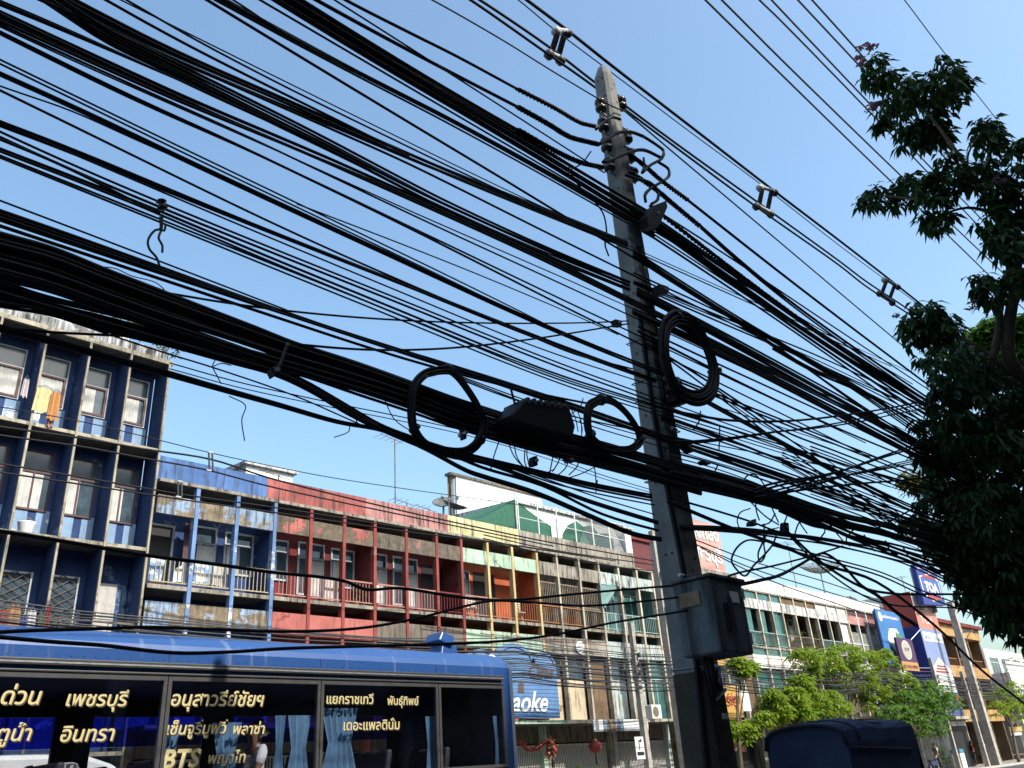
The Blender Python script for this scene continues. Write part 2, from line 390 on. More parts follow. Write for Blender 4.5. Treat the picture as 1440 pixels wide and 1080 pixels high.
def shophouse(label, px, post, bup, blo, wall, fin, par, parx, rail, back, slot=None, low=None, ground=None, awn=None, railz=8.15, pw=.06, zoff=0, front=None, lowslot=None):
    x0, x1 = px[0], px[-1]
    t = thing('shophouse', label, 'building', ((x0+x1)/2, F0, 0), ROW)
    b = MB(); b.box(x0, x1, BK, 36, 0, 10.4); b.build('wall', wall, t)
    b = MB(); b.box(x0+.002, x1-.002, F0+.061, 36, 10.4, 10.5); b.build('roof_slab', M['soffit'], t)
    b = MB(); b.box(x0+.002, x1-.002, F0-.04, F0+.06, 10.4, 10.5); b.build('slab_edge', M['conc'], t)
    b = MB(); b.box(parx[0], parx[1], 24.82, 25.0, 10.503, 11.54); b.build('parapet', par, t)
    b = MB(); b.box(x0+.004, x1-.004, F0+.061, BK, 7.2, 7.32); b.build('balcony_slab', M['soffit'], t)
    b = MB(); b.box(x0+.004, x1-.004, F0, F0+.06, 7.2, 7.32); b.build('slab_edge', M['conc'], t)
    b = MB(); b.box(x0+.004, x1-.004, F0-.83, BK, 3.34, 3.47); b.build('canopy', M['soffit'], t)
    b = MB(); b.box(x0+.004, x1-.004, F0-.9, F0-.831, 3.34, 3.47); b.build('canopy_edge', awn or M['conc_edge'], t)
    b = MB(); b.box(x0+.003, x1-.003, F0+.01, F0+.13, 9.43, 10.0); b.build('upper_band', bup, t)
    b = MB(); b.box(x0+.003, x1-.003, F0+.01, F0+.13, 6.14, 6.83); b.build('lower_band', blo, t)
    for i, x in enumerate(px):
        if i == 0: continue
        b = MB(); y1 = F0+.2
        xx = x if i < len(px)-1 else x-.065
        b.box(xx-pw, xx+pw, F0-.02, y1, 3.475, 10.397); b.build('post', post, t)
    b = MB(); b.box(x1-.115, x1-.006, F0+.205, BK-.002, 3.48, 7.197); b.box(x1-.115, x1-.006, F0+.205, BK-.002, 7.323, 10.397); b.build('side_wall', fin, t)
    for i in range(len(px)-1):
        a = px[i]+pw+.012; c = px[i+1]-pw-.012
        if i == len(px)-2: c -= .065
        rm = rail[i] if isinstance(rail, list) else rail
        if rm: railing(t, a, c, 7.4, railz, F0+.07, rm)
        if slot: 
            s = MB(); s.box(a, c, F0+.06, F0+.07, 10.02, 10.38); s.build('transom_glass', slot, t)
        if lowslot:
            s = MB(); s.box(a, c, F0+.06, F0+.07, 6.85, 7.18); s.build('low_glass', lowslot, t)
        k = back[i] if i < len(back) else 'win'
        bx0, bx1 = px[i]+.18, px[i+1]-.1
        if k == 'win': wbox(t, bx0, bx1-.1, 8.1, 9.5, BK, M['frame_grey'], M['win'], 2, .3, curtain=M['curtain'], cfrac=(.05, .55))
        elif k == 'winw': wbox(t, bx0, bx1, 7.7, 9.55, BK, M['frame_grey'], M['win'], 2, .3, curtain=M['curtain'], cfrac=(.4, 1))
        elif k == 'door':
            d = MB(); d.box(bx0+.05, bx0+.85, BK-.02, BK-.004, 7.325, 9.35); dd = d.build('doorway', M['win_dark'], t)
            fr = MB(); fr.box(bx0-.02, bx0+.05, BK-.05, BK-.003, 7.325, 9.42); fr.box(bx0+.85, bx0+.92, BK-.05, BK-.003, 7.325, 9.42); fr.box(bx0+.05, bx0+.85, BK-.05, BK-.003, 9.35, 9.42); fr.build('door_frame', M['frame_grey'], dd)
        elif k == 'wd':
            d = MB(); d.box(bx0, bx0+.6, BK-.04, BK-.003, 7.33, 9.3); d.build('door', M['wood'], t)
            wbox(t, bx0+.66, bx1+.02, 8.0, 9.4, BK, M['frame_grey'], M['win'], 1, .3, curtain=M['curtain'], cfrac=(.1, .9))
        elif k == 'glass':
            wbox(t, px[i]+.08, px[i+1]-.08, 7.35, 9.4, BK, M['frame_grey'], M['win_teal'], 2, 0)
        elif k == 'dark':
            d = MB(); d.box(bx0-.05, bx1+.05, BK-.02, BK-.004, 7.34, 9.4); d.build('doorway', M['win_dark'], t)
    # front screens or glass in the openings
    if front:
        for i, k in enumerate(front):
            a = px[i]+pw+.01; c = px[i+1]-pw-.08
            if k == 'bars':
                r = MB(); n = int((c-a)/.11)
                for j in range(n+1):
                    x = a+(c-a)*j/n; r.box(x-.018, x+.018, F0+.1, F0+.13, 7.33, 9.1)
                r.box(a, c, F0+.09, F0+.14, 9.1, 9.16); r.box(a, c, F0+.095, F0+.135, 8.2, 8.26); r.build('wooden_screen', M['rail_d'], t)
            elif k == 'teal':
                r = MB(); r.box(a, c, F0+.15, F0+.16, 7.33, 9.42); r.build('glazing', M['win_teal'], t)
            elif k == 'tealhalf':
                r = MB(); r.box(a, a+(c-a)*.55, F0+.15, F0+.16, 7.33, 9.42); r.build('glazing', M['win_teal'], t)
            elif k == 'white':
                r = MB(); r.box(a, c, F0+.15, F0+.18, 8.2, 9.42); r.build('board', M['white'], t)
            elif k == 'mesh':
                r = MB(); n = 12
                for j in range(n+1):
                    x = a+(c-a)*j/n; r.box(x-.012, x+.012, F0+.1, F0+.12, 7.33, 8.9)
                for j in range(10):
                    z = 7.4+j*.165; r.box(a, c, F0+.122, F0+.134, z, z+.018)
                r.build('window_grille', M['offwhite'], t)
    # lower storey
    for i in range(len(px)-1):
        a = px[i]+pw+.01; c = px[i+1]-pw-.01
        if i == len(px)-2: c -= .065
        k = (low or [])[i] if low and i < len(low) else 'win'
        if k == 'beige':
            d = MB(); d.box(a, c, F0+.3, F0+.34, 3.48, 5.15); d.build('blind', M['beige'], t)
            w = MB(); w.box(a, c, F0+.3, F0+.32, 5.155, 6.1); w.build('upper_pane', M['win'], t)
        elif k == 'brown':
            d = MB(); d.box(a, c, F0+.25, F0+.3, 3.48, 6.1); d.build('board', M['brown_wall'], t)
        elif k == 'white':
            d = MB(); d.box(a, c, F0+.3, F0+.33, 3.48, 5.2); d.build('board', M['mint2'], t)
            w = MB(); w.box(a, c, F0+.3, F0+.32, 5.205, 6.1); w.build('upper_pane', M['win'], t)
        elif k == 'teal':
            w = MB(); w.box(a, c, F0+.2, F0+.22, 3.48, 6.12); w.build('glazing', M['win_teal'], t)
            f = MB(); f.box(a, c, F0+.18, F0+.198, 5.25, 5.31); f.box((a+c)/2-.02, (a+c)/2+.02, F0+.18, F0+.198, 3.48, 5.25); f.build('glazing_bar', M['frame_grey'], t)
        elif k == 'win':
            wbox(t, px[i]+.15, px[i+1]-.2, 4.2, 5.7, BK, M['frame_grey'], M['win'], 2, .3)
    # ground floor
    gk = ground or 'gate'
    for (xa, xb) in ((x0+.002, x0+.25), (x1-.25, x1-.002)):
        b = MB(); b.box(xa, xb, F0+.3, BK-.002, 0, 3.338); b.build('pier', blo, t)
    b = MB(); b.box(x0+.255, x1-.255, F0+.5, F0+.62, 2.72, 3.337); b.build('fascia', M['conc_dark'], t)
    if gk == 'gate':
        r = MB(); n = int((x1-x0-.6)/.1)
        for j in range(n+1):
            x = x0+.3+(x1-x0-.6)*j/n; r.box(x-.02, x+.02, F0+.52, F0+.55, .02, 2.66)
        for z in (.15, 1.35, 2.6): r.box(x0+.3, x1-.3, F0+.551, F0+.57, z, z+.06)
        r.build('folding_gate', M['offwhite'], t)
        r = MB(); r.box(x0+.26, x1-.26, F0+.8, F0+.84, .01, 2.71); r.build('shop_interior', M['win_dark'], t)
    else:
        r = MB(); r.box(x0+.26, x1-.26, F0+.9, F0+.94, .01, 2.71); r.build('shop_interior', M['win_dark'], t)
        r = MB(); r.box(x0+.3, x0+.8, F0+.6, F0+.66, .01, 2.0); r.box(x0+1.4, x0+2.1, F0+.55, F0+.9, .01, 1.1); r.build('shop_counter', gk, t)
    return t

def X8(x): return x*24.91/24.0       # visible boundary at the facade plane -> parapet set back on the roof
A = shophouse('blue shophouse with pale blue peeling bands next to the taller blue block', [9.95, 11.2, 12.56, 13.98], M['blue_post'], M['blue_pale'], M['blue_pale'], M['blue_deep'], M['blue_deep'], M['blue_mid'], (9.95, X8(13.5)), [M['rail_y']]*3, ['door', 'winw', 'win'])
B = shophouse('red shophouse with coral lower band and red posts', [14.0, 15.3, 16.66, 18.06], M['red_post'], M['red_band'], M['red_low'], M['wine'], M['wine'], M['red_par'], (X8(13.5)+.003, X8(17.5)), [M['rail_r']]*3, ['win', 'winw', 'win'])
Cc = shophouse('sooty shophouse with faded pink parapet and blackened bands', [18.08, 19.45, 20.95, 22.3], M['red_post'], M['pink_band'], M['conc_dark'], M['wine'], M['wine'], M['pink_par'], (X8(17.5)+.003, X8(21.5)), [M['rail_r'], M['rail_r'], M['wine']], ['winw', 'winw', 'dark'])
D = shophouse('bright orange shophouse with mint bands and yellow posts', [22.32, 23.7, 25.14, 26.74], M['yellow_post'], M['mint'], M['mint'], M['orange'], M['orange'], M['yellow_par'], (X8(21.5)+.003, X8(25.55)), [M['rail_r'], M['rail_o'], M['rail_o']], ['wd', 'dark', ''], ground='gate', awn=M['mint'])
E = shophouse('bare grey concrete shophouse with wooden balcony screens', [26.76, 28.0, 29.5, 31.0], M['conc_edge'], M['conc'], M['conc'], M['conc_dark'], M['conc_dark'], M['conc'], (X8(25.55)+.003, X8(30.0)), [M['rail_o'], M['rail_o'], M['rail_d']], ['dark', 'dark', 'dark'], low=['beige', 'beige', 'brown'], front=['bars', 'bars', 'bars'], slot=None)
Fh = shophouse('pale shophouse with teal railings and stained white bands', [31.02, 32.45, 33.93, 35.3], M['cream_post'], M['mint2'], M['mint2'], M['teal_wall'], M['teal_wall'], M['conc'], (X8(30.0)+.003, X8(33.75)), [M['rail_t']]*3, ['glass', 'glass', 'glass'], low=['white', 'white', 'teal'], slot=None)
G = shophouse('cream shophouse with a plain front behind the yellow signs', [39.55, 41.0, 42.5, 44.0], M['cream_post'], M['conc'], M['conc'], M['brown_wall'], M['conc'], M['conc'], (39.6, 45.2), [M['rail_d']]*3, ['win', 'win', 'win'], low=['beige', 'white', 'brown'], ground=M['maroon'])
H = shophouse('white shophouse with teal glass windows on every storey', [44.05, 45.62, 47.2, 48.55], M['cream_post'], M['white_stained'], M['white_clean'], M['teal_wall'], M['white_clean'], M['white_clean'], (45.25, X8(48.55)), [M['rail_t']]*3, ['glass', 'glass', 'glass'], slot=M['win_teal'], lowslot=M['win_teal'], low=['teal', 'teal', 'teal'], front=['tealhalf', 'tealhalf', 'teal'], ground=M['red_low'])
I = shophouse('cream shophouse with brown doors and potted flowers on its balcony', [48.57, 50.15, 51.8, 53.2], M['cream_post'], M['white_stained'], M['white_clean'], M['brown_wall'], M['brown_wall'], M['white_clean'], (X8(48.55)+.003, X8(53.2)), [M['rail_d'], M['rail_d'], M['rail_d']], ['door', 'wd', 'dark'], slot=M['brown_wall'], lowslot=M['brown_wall'], low=['win', 'win', 'win'], ground=M['rail_t'])
J = shophouse('white shophouse with dark glazing and a white board in one bay', [53.22, 54.8, 56.3, 57.85], M['cream_post'], M['white_stained'], M['white_stained'], M['conc_dark'], M['white_clean'], M['white_clean'], (X8(53.2)+.003, X8(57.85)), [M['rail_t'], M['rail_t'], M['offwhite']], ['dark', 'dark', 'dark'], slot=M['white'], low=['win', 'win', 'win'], front=['', '', 'white'], ground=M['wood'])
K = shophouse('pinkish shophouse with brown transoms and white window grilles', [57.87, 59.35, 60.98, 62.5], M['offwhite'], M['pink_par'], M['white_stained'], M['brown_wall'], M['white_clean'], M['white_clean'], (X8(57.85)+.003, X8(62.6)), [M['offwhite']]*3, ['win', 'win', 'win'], slot=M['frame_maroon'], low=['win', 'win', 'win'], front=['mesh', 'mesh', 'mesh'], ground=M['maroon'])

# ================================================================ TALL BLUE BLOCK (left)
def blue_block():
    t = thing('apartment_block', 'tall blue block with cream fins and weathered white parapet at the left', 'building', (4.2, 24, 0))
    x0, x1 = -1.06, 9.88; bk = 24.95
    b = MB(); b.box(x0, x1-.1, bk, 36, 0, 14.3); b.build('wall', M['blue_deep'], t)
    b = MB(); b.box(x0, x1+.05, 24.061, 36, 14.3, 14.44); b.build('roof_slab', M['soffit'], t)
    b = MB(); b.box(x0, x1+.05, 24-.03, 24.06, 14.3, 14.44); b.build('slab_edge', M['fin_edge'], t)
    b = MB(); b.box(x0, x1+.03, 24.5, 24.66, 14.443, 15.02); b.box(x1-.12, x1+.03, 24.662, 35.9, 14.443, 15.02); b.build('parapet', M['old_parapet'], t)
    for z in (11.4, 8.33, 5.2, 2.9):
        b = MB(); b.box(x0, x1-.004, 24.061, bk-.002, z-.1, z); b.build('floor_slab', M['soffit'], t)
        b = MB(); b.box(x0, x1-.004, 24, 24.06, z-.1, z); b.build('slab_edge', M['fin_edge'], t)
    xs = [9.83-1.213*i for i in range(10)]
    for i, x in enumerate(xs):
        b = MB(); b.box(x-.03, x+.03, 23.97, 24.05, 0, 14.297); b.build('post', M['fin_edge'], t)
        for (za, zb) in ((11.403, 14.297), (8.333, 11.297), (5.203, 8.227)):
            b = MB(); b.box(x-.03, x+.03, 24.053, bk-.003, za, zb); b.build('fin', M['blue_deep'], t)
    for i in range(9):
        a = xs[i+1]+.1; c = xs[i]-.1
        # top storey
        wbox(t, a, c-.1, 12.35, 13.95, bk, M['frame_grey'], M['win'], 1, .38, .035, M['curtain'], [(0, .75), (.1, .6), (0, .9), (.2, 1)][i % 4])
        wf = MB(); z0, z1 = 12.39, 13.33
        wf.box(a+.04, a+.11, bk-.075, bk-.052, z0, z1); wf.box(c-.21, c-.14, bk-.075, bk-.052, z0, z1); wf.box(a+.11, c-.21, bk-.075, bk-.052, z0, z0+.06); wf.box(a+.11, c-.21, bk-.075, bk-.052, z1-.06, z1)
        wf.build('casement', M['frame_maroon'], t)
        dd = MB(); dd.box(a-.06, a+.35, bk-.012, bk-.003, 11.41, 12.33); dd.box(a+.6, c-.02, bk-.012, bk-.003, 11.41, 12.33); dd.build('dado', M['blue_dado'], t)  # pale patches paint the sunlight that reaches low on the back wall
        # second storey
        wbox(t, a, c-.06, 9.2, 10.95, bk, M['frame_maroon'], M['win'], 2, .36, .05, M['curtain'], [(.0, .6), (0, .55), (.05, .8), (.1, .6)][i % 4])
        dd = MB(); dd.box(a-.06, a+.5, bk-.012, bk-.003, 8.345, 9.18); dd.box(a+.72, c+.05, bk-.012, bk-.003, 8.345, 9.25); dd.build('dado', M['blue_dado'], t)
        # third storey: grilles and a door
        if i == 0:
            d = MB(); d.box(a, a+.75, bk-.04, bk-.003, 5.21, 7.4); d.build('door', M['shelf_cloth'], t)
        else:
            w = wbox(t, a, c-.1, 5.9, 7.5, bk, M['frame_grey'], M['win'], 1, 0, .05)
            gmb = MB()
            for k in range(6):
                zz = 5.95+k*.26; ww = (c-.1-a-.1)/2
                for s in range(2):
                    xa = a+.05+s*ww
                    gmb.tube([(xa, bk-.07, zz), (xa+ww/2, bk-.07, zz+.13), (xa+ww, bk-.07, zz)], .012, 4)
                    gmb.tube([(xa, bk-.07, zz+.26), (xa+ww/2, bk-.07, zz+.13), (xa+ww, bk-.07, zz+.26)], .012, 4)
            gmb.build('grille', M['rail_d'], w)
            dd = MB(); dd.box(a-.06, a+.15, bk-.012, bk-.003, 5.21, 6.6); dd.box(c-.08, c+.05, bk-.012, bk-.003, 5.21, 6.6); dd.build('dado', M['blue_dado'], t)
        railing(t, a-.03, c+.03, 5.25, 6.2, 24.1, M['rail_d'], .28, True)
    for (xx, zz) in ((8.6, 14.44), (6.9, 14.44)):
        b = MB(); b.box(xx-.7, xx+.6, 26.0, 27.5, zz, zz+1.5); b.build('roof_room', M['white_stained'], t)
blue_block()

# roof things behind the parapets
def roof_house(name, label, x0, x1, y0, y1, z0, z1, mat, over=.15):
    t = thing(name, label, 'roof room', ((x0+x1)/2, y0, z0))
    b = MB(); b.box(x0, x1, y0, y1, z0, z1); b.build('wall', mat, t)
    b = MB(); b.hull([(x0-over, y0-over, z1), (x1+over, y0-over, z1), (x1+over, y1+over, z1), (x0-over, y1+over, z1)], [(x0-over, y0-over, z1+.1), (x1+over, y0-over, z1+.1), (x1+over, y1+over, z1+.5), (x0-over, y1+over, z1+.5)]); b.build('roof', M['white_stained'], t)
    return t
roof_house('roof_shed', 'white shed with sloping sheet roof behind the blue parapet', 14.6, 16.6, 27.5, 32, 10.5, 12.95, M['white'])
roof_house('roof_shed', 'pale grey shed with flat white roof behind the chain link fence', 29.8, 39.5, 28, 32.5, 10.5, 14.2, M['offwhite'])
# big white board / party wall
t = thing('billboard', 'large white panelled board standing on the roofs', 'billboard', (32.5, 33, 10.5))
b = MB(); b.box(30.4, 37.6, 33, 33.12, 12.0, 17.2); b.build('panel', M['white'], t)
b = MB()
for k in range(9): b.box(30.42, 37.58, 32.985, 32.997, 12.4+k*.55, 12.42+k*.55)
b.build('panel_joint', M['offwhite'], t)
b = MB()
for x in (30.2, 31.0, 34, 37): b.box(x-.1, x+.1, 33.13, 33.4, 10.5, 17.2)
b.box(29.9, 37.8, 32.9, 33.4, 17.21, 17.35); b.build('frame', M['conc_dark'], t)
# red wall and maroon tower beyond the alley
t = thing('tower_house', 'dark red rendered house rising behind the grey shophouses', 'building', (41, 30, 0))
b = MB(); b.box(40.9, 47.4, 30, 40, 0, 14.5); b.build('wall', M['maroon'], t)
b = MB(); b.box(40.75, 47.5, 29.85, 40.1, 14.503, 14.7); b.build('roof', M['wine'], t)
# pink sign tower
t = thing('signboard', 'tall pale pink roof sign with white raised letters beyond the concrete pole', 'sign', (54, 33, 10.5))
b = MB(); b.box(53.2, 58.6, 33, 33.4, 10.6, 18.6); b.build('panel', plain('coral_sign', hexc('#f0a898'), .7, var=.1), t)
b = MB(); b.box(53.9, 54.1, 33.41, 33.7, 10.5, 18.4); b.box(57.6, 57.8, 33.41, 33.7, 10.5, 18.4); b.build('frame', M['steel'], t)
SIGN_PINK = t
# chain-link fence and green nets on the roofs
def chain_fence():
    t = thing('chain_link_fence', 'tall white-post chain link fence along the concrete parapet', 'fence', (31, 25.4, 11.5))
    z0, z1 = 11.55, 13.2; x0, x1 = 27.2, 35.3
    for i in range(7):
        x = x0+(x1-x0)*i/6
        b = MB(); b.tube([(x, 25.4, 10.5), (x, 25.4, z1+.15)], .035, 6); b.build('post', M['white'], t)
    b = MB(); b.tube([(x0, 25.4, z1), (x1, 25.4, z1)], .025, 5); b.tube([(x0, 25.4, z0), (x1, 25.4, z0)], .025, 5); b.tube([(x0, 25.4, (z0+z1)/2), (x1, 25.4, (z0+z1)/2)], .018, 5)
    b.build('rail', M['white'], t)
    b = MB(); xa = x0+4.2; n = 34
    for i in range(n):
        x = xa+(x1-xa)*i/n
        for s in (1, -1):
            b.tube([(x, 25.42, z0 if s > 0 else z1), (min(x1, x+1.1), 25.42, (z1 if s > 0 else z0))], .017, 3, False)
    b.build('mesh', M['steel'], t)
chain_fence()
def shade_net():
    t = thing('shade_net', 'green shade netting stretched over posts behind the yellow parapet', 'netting', (27.5, 27, 10.5))
    b = MB(); n = 10
    top = [(24.9, 26.6, 12.0), (28.3, 26.6, 13.75), (31.2, 26.9, 12.9)]
    pts = [Vector(top[0]).lerp(Vector(top[1]), i/n) for i in range(n)]+[Vector(top[1]).lerp(Vector(top[2]), i/n) for i in range(n+1)]; m = len(pts)
    for i in range(m-1):
        p, q = pts[i], pts[i+1]
        sag = lambda k: -.06*math.sin(3.14*(k % n)/n)
        b.quad(p+V(0, 0, sag(i)), q+V(0, 0, sag(i+1)), q+V(.2, 3.4, .2), p+V(.2, 3.4, .2))
        b.quad((p.x, p.y+.02, 11.5+.02*(i % 3)), (q.x, q.y+.02, 11.5+.02*((i+1) % 3)), q+V(0, .02, sag(i+1)-.01), p+V(0, .02, sag(i)-.01))
    b.build('net', M['net'], t)
    b = MB()
    for (x, z) in ((25, 12.1), (28.3, 14.1), (31.2, 13.2)): b.tube([(x, 26.55, 10.5), (x, 26.55, z)], .04, 6)
    b.build('post', M['offwhite'], t)
    t = thing('shade_net', 'dark green netting hung behind the chain link fence', 'netting', (33.5, 26.5, 10.5))
    b = MB()
    zz = [12.4, 13.0, 13.3, 13.1, 13.25, 12.9, 13.0, 12.7]
    for i in range(7):
        x = 31.4+i*.62; b.quad((x, 26.4+.1*(i % 2), 11.2), (x+.62, 26.4+.1*((i+1) % 2), 11.2), (x+.62, 26.4+.1*((i+1) % 2), zz[i+1]), (x, 26.4+.1*(i % 2), zz[i]))
    b.build('net', M['net'], t)
    b = MB(); b.tube([(31.4, 26.7, 10.5), (31.4, 26.7, 13.3)], .04); b.tube([(35.7, 26.7, 10.5), (35.7, 26.7, 13.3)], .04); b.build('post', M['offwhite'], t)
shade_net()

# ================================================================ FURTHER ALONG: sign house, brown house, white house
SIGN_BLUE = plain('sign_blue', hexc('#1f3fae'), .5, var=.06); SIGN_RED = plain('sign_red', hexc('#c8372c'), .5, var=.08)
def sign_house():
    t = thing('shophouse', 'narrow shophouse clad in red and blue paint-shop advertising boards', 'building', (68.5, 22.4, 0), ROW)
    x0, x1, y0 = 66.3, 70.7, 22.4
    b = MB(); b.box(x0+.05, x1-.05, y0+.05, 36, 0, 12.1); b.build('wall', M['white_clean'], t)
    zs = 9.62
    b = MB(); b.box(x0, x0+.04, y0, 24.6, zs, 12.1); b.build('red_side_board', SIGN_RED, t)
    b = MB(); b.box(x0, x0+.04, y0, 24.6, 3.4, zs-.004); b.build('blue_side_board', SIGN_BLUE, t)
    b = MB(); b.box(x0+.045, x1, y0, y0+.04, 9.45, 10.95); b.build('orange_front_board', plain('sign_coral', hexc('#ef8d72'), .5, var=.08), t)
    fb = MB(); fb.box(x0+.045, x1, y0, y0+.04, 3.4, 9.446); fb = fb.build('blue_front_board', plain('sign_pale_blue', hexc('#8fa6e4'), .5, var=.12, scale=1.2), t)
    b = MB(); b.box(x0+.3, x1-.2, y0-.02, y0-.003, 8.55, 9.2); b.build('white_strip', M['white'], fb)
    b = MB(); b.poly([(x0+.4, y0-.02, 5.0), (x1-.2, y0-.02, 5.0), (x1-.2, y0-.02, 6.6), (68.6, y0-.02, 7.45), (x0+.4, y0-.02, 6.6)]); b.build('house_picture', M['white'], fb)
    b = MB()
    for k in range(3): b.quad((x0+.9+.25*k, y0-.03, 6.35+.2*k), (x1-.7-.25*k, y0-.03, 6.35+.2*k), (x1-.8-.25*k, y0-.03, 6.48+.2*k), (x0+1.0+.25*k, y0-.03, 6.48+.2*k))
    b.quad((x0+.4, y0-.03, 4.45), (x1-.1, y0-.03, 4.45), (x1-.1, y0-.03, 4.75), (x0+.4, y0-.03, 4.75))
    b.build('red_stripe', SIGN_RED, fb)
    b = MB(); b.box(x0+.05, x1-.05, y0-.8, y0-.003, 3.1, 3.3); b.build('canopy', M['conc_edge'], t)
    b = MB(); b.box(x0+.3, x1-.3, y0-.01, y0+.045, .02, 2.7); b.build('shop_interior', M['win_dark'], t)
    return t
SH = sign_house()
def roof_sign():
    y = 21.7
    t = thing('signboard', 'blue roof sign with white and red paint-brand emblem and Thai line', 'sign', (69, y, 11))
    b = MB(); b.hull([(66.6, y, 11.05), (71.4, y, 11.35), (71.3, y, 14.35), (69.2, y, 14.55), (66.9, y, 14.1)], [(66.6, y+.35, 11.05), (71.4, y+.35, 11.35), (71.3, y+.35, 14.35), (69.2, y+.35, 14.55), (66.9, y+.35, 14.1)]); b.build('panel', SIGN_BLUE, t)
    b = MB()
    for x in (67.6, 70.2): b.box(x-.06, x+.06, y+.36, y+.7, 10.8, 14)
    b.build('frame', M['steel'], t)
    def hexo(cx, cz, w, h): return [(cx-w, y-.012, cz-h*.62), (cx-w*.1, y-.012, cz-h), (cx+w, y-.012, cz-h*.55), (cx+w, y-.012, cz+h*.65), (cx+w*.2, y-.012, cz+h), (cx-w, y-.012, cz+h*.6)]
    def slab(pts, k, name, m):
        b = MB(); b.hull([(p[0], p[1]-k, p[2]) for p in pts], [(p[0], p[1]-k+.01, p[2]) for p in pts]); b.build(name, m, t)
    slab(hexo(69.1, 12.55, 2.0, 1.12), 0, 'emblem_rim', M['white'])
    slab(hexo(69.1, 12.55, 1.84, .99), .012, 'emblem_field', plain('emblem_blue', hexc('#3f66c4'), .5, var=.05))
    for s in (1, -1):
        b = MB(); z = 12.55+s*.78; b.hull([(67.7, y-.036, z-.13), (70.6, y-.036, z-.10), (70.4, y-.036, z+.13), (67.9, y-.036, z+.1)], [(67.7, y-.026, z-.13), (70.6, y-.026, z-.10), (70.4, y-.026, z+.13), (67.9, y-.026, z+.1)]); b.build('emblem_stripe', SIGN_RED, t)
    return t
RS = roof_sign()
def ad_board():
    y = 23.1
    p = at(1229, 857, y); q = at(1274, 866, y); r_ = at(1287, 932, y)
    x0, x1 = 60.6, 64.9
    t = thing('billboard', 'sky blue billboard with white and green crystal picture beside the red side board', 'billboard', (62.6, y, 6))
    b = MB(); b.box(x0, x1, y, y+.12, 6.75, 10.5); b.build('panel', plain('billboard_blue', hexc('#1b86dd'), .45, var=.15, scale=.8), t)
    b = MB(); b.poly([(61.6, y-.012, 8.5), (62.7, y-.012, 7.25), (63.7, y-.012, 7.6), (64.3, y-.012, 8.6), (63.6, y-.012, 9.3), (62.3, y-.012, 9.25)]); b.build('crystal_picture', plain('crystal_white', (.75, .82, .8), .5, var=.3, scale=5), t)
    b = MB(); b.poly([(62.9, y-.02, 8.0), (63.8, y-.02, 8.3), (64.2, y-.02, 8.9), (63.3, y-.02, 9.1)]); b.build('green_facet', plain('crystal_green', hexc('#4faa55'), .5, var=.4, scale=5), t)
    b = MB(); b.disc((61.2, y-.02, 10.0), 0, .3, .34, .015); b.build('round_logo', M['white'], t)
    b = MB()
    for x in (x0+.1, x1-.1): b.tube([(x, y+.2, 3.4), (x, y+.2, 10.4)], .06, 6)
    b.tube([(x0+.1, y+.2, 4.2), (x1-.1, y+.2, 6.6)], .04, 5); b.tube([(x1-.1, y+.2, 4.2), (x0+.1, y+.2, 6.6)], .04, 5)
    b.build('frame', plain('violet_steel', hexc('#3c3a8c'), .6), t)
    return t
AB = ad_board()
def round_sign():
    y = 22.6; x0, x1 = 61.7, 64.7
    t = thing('signboard', 'purple sign with a round cream badge and a yellow number strip', 'sign', (63.2, y, 6.2))
    b = MB(); b.box(x0, x1, y, y+.15, 6.95, 8.55); b.build('panel', plain('sign_purple', hexc('#5c2b62'), .5, var=.12), t)
    b = MB(); b.box(x0, x1, y, y+.15, 6.35, 6.946); b.build('number_strip', plain('sign_amber', hexc('#dc9a2c'), .5, var=.12), t)
    b = MB(); b.disc((63.2, y-.014, 7.75), 0, .82, .66, .013); b.build('badge', plain('badge_cream', hexc('#e6e0d2'), .5, var=.05), t)
    b = MB(); b.disc((63.2, y-.026, 7.75), 0, .70, .55, .011); b.build('badge_field', plain('badge_grey', hexc('#c9c2b0'), .5, var=.05), t)
    b = MB(); b.tube([(x1, y+.1, 8.5), (x1+1.6, 22.38, 9.3)], .03, 5); b.tube([(x1, y+.1, 6.6), (x1+1.6, 22.38, 6.6)], .03, 5); b.build('bracket', M['steel'], t)
    return t
RSIGN = round_sign()
def brown_house():
    t = thing('shophouse', 'brown and amber shophouse with recessed balconies behind the far utility pole', 'building', (80, 24, 0), ROW)
    x0, x1 = 71.6, 85.5
    am = M['amber'] = worn('amber_paint', hexc('#cf9a4a'), hexc('#8a5a28'), .3, .25)
    b = MB(); b.box(x0, x1, 25.6, 36, 0, 10.6); b.build('wall', M['brown_wall'], t)
    for z in (10.2, 6.9, 3.5):
        b = MB(); b.box(x0+.01, x1-.01, 23.9, 25.59, z-.45, z+.45); b.build('band', am, t)
    for x in (71.8, 75.2, 78.6, 82.0, 85.3):
        b = MB(); b.box(x-.14, x+.14, 24.05, 25.58, 0, 10.9); b.build('post', M['brown_wall'], t)
    b = MB(); b.box(x0-.1, x1+.1, 23.6, 36.1, 10.66, 10.95); b.build('roof', M['wine'], t)
    for z in (7.5, 4.1):
        for i in range(4): wbox(t, 72.3+3.4*i, 74.7+3.4*i, z+.1, z+1.9, 25.58, M['frame_maroon'], M['win'], 3, .3)
    railing(t, 71.95, 85.1, 7.36, 8.0, 24.2, M['rail_o'], .3)
    b = MB(); b.box(x0+.3, x1-.3, 25.55, 25.595, .02, 2.9); b.build('shop_interior', M['win_dark'], t)
    t2 = thing('roof_garden', 'planted roof edge with pots above the brown shophouse', 'plants', (78, 24.5, 10.95))
    return t
BH = brown_house()
bpy.data.objects.remove([o for o in COL.objects if o.name == 'roof_garden'][0])
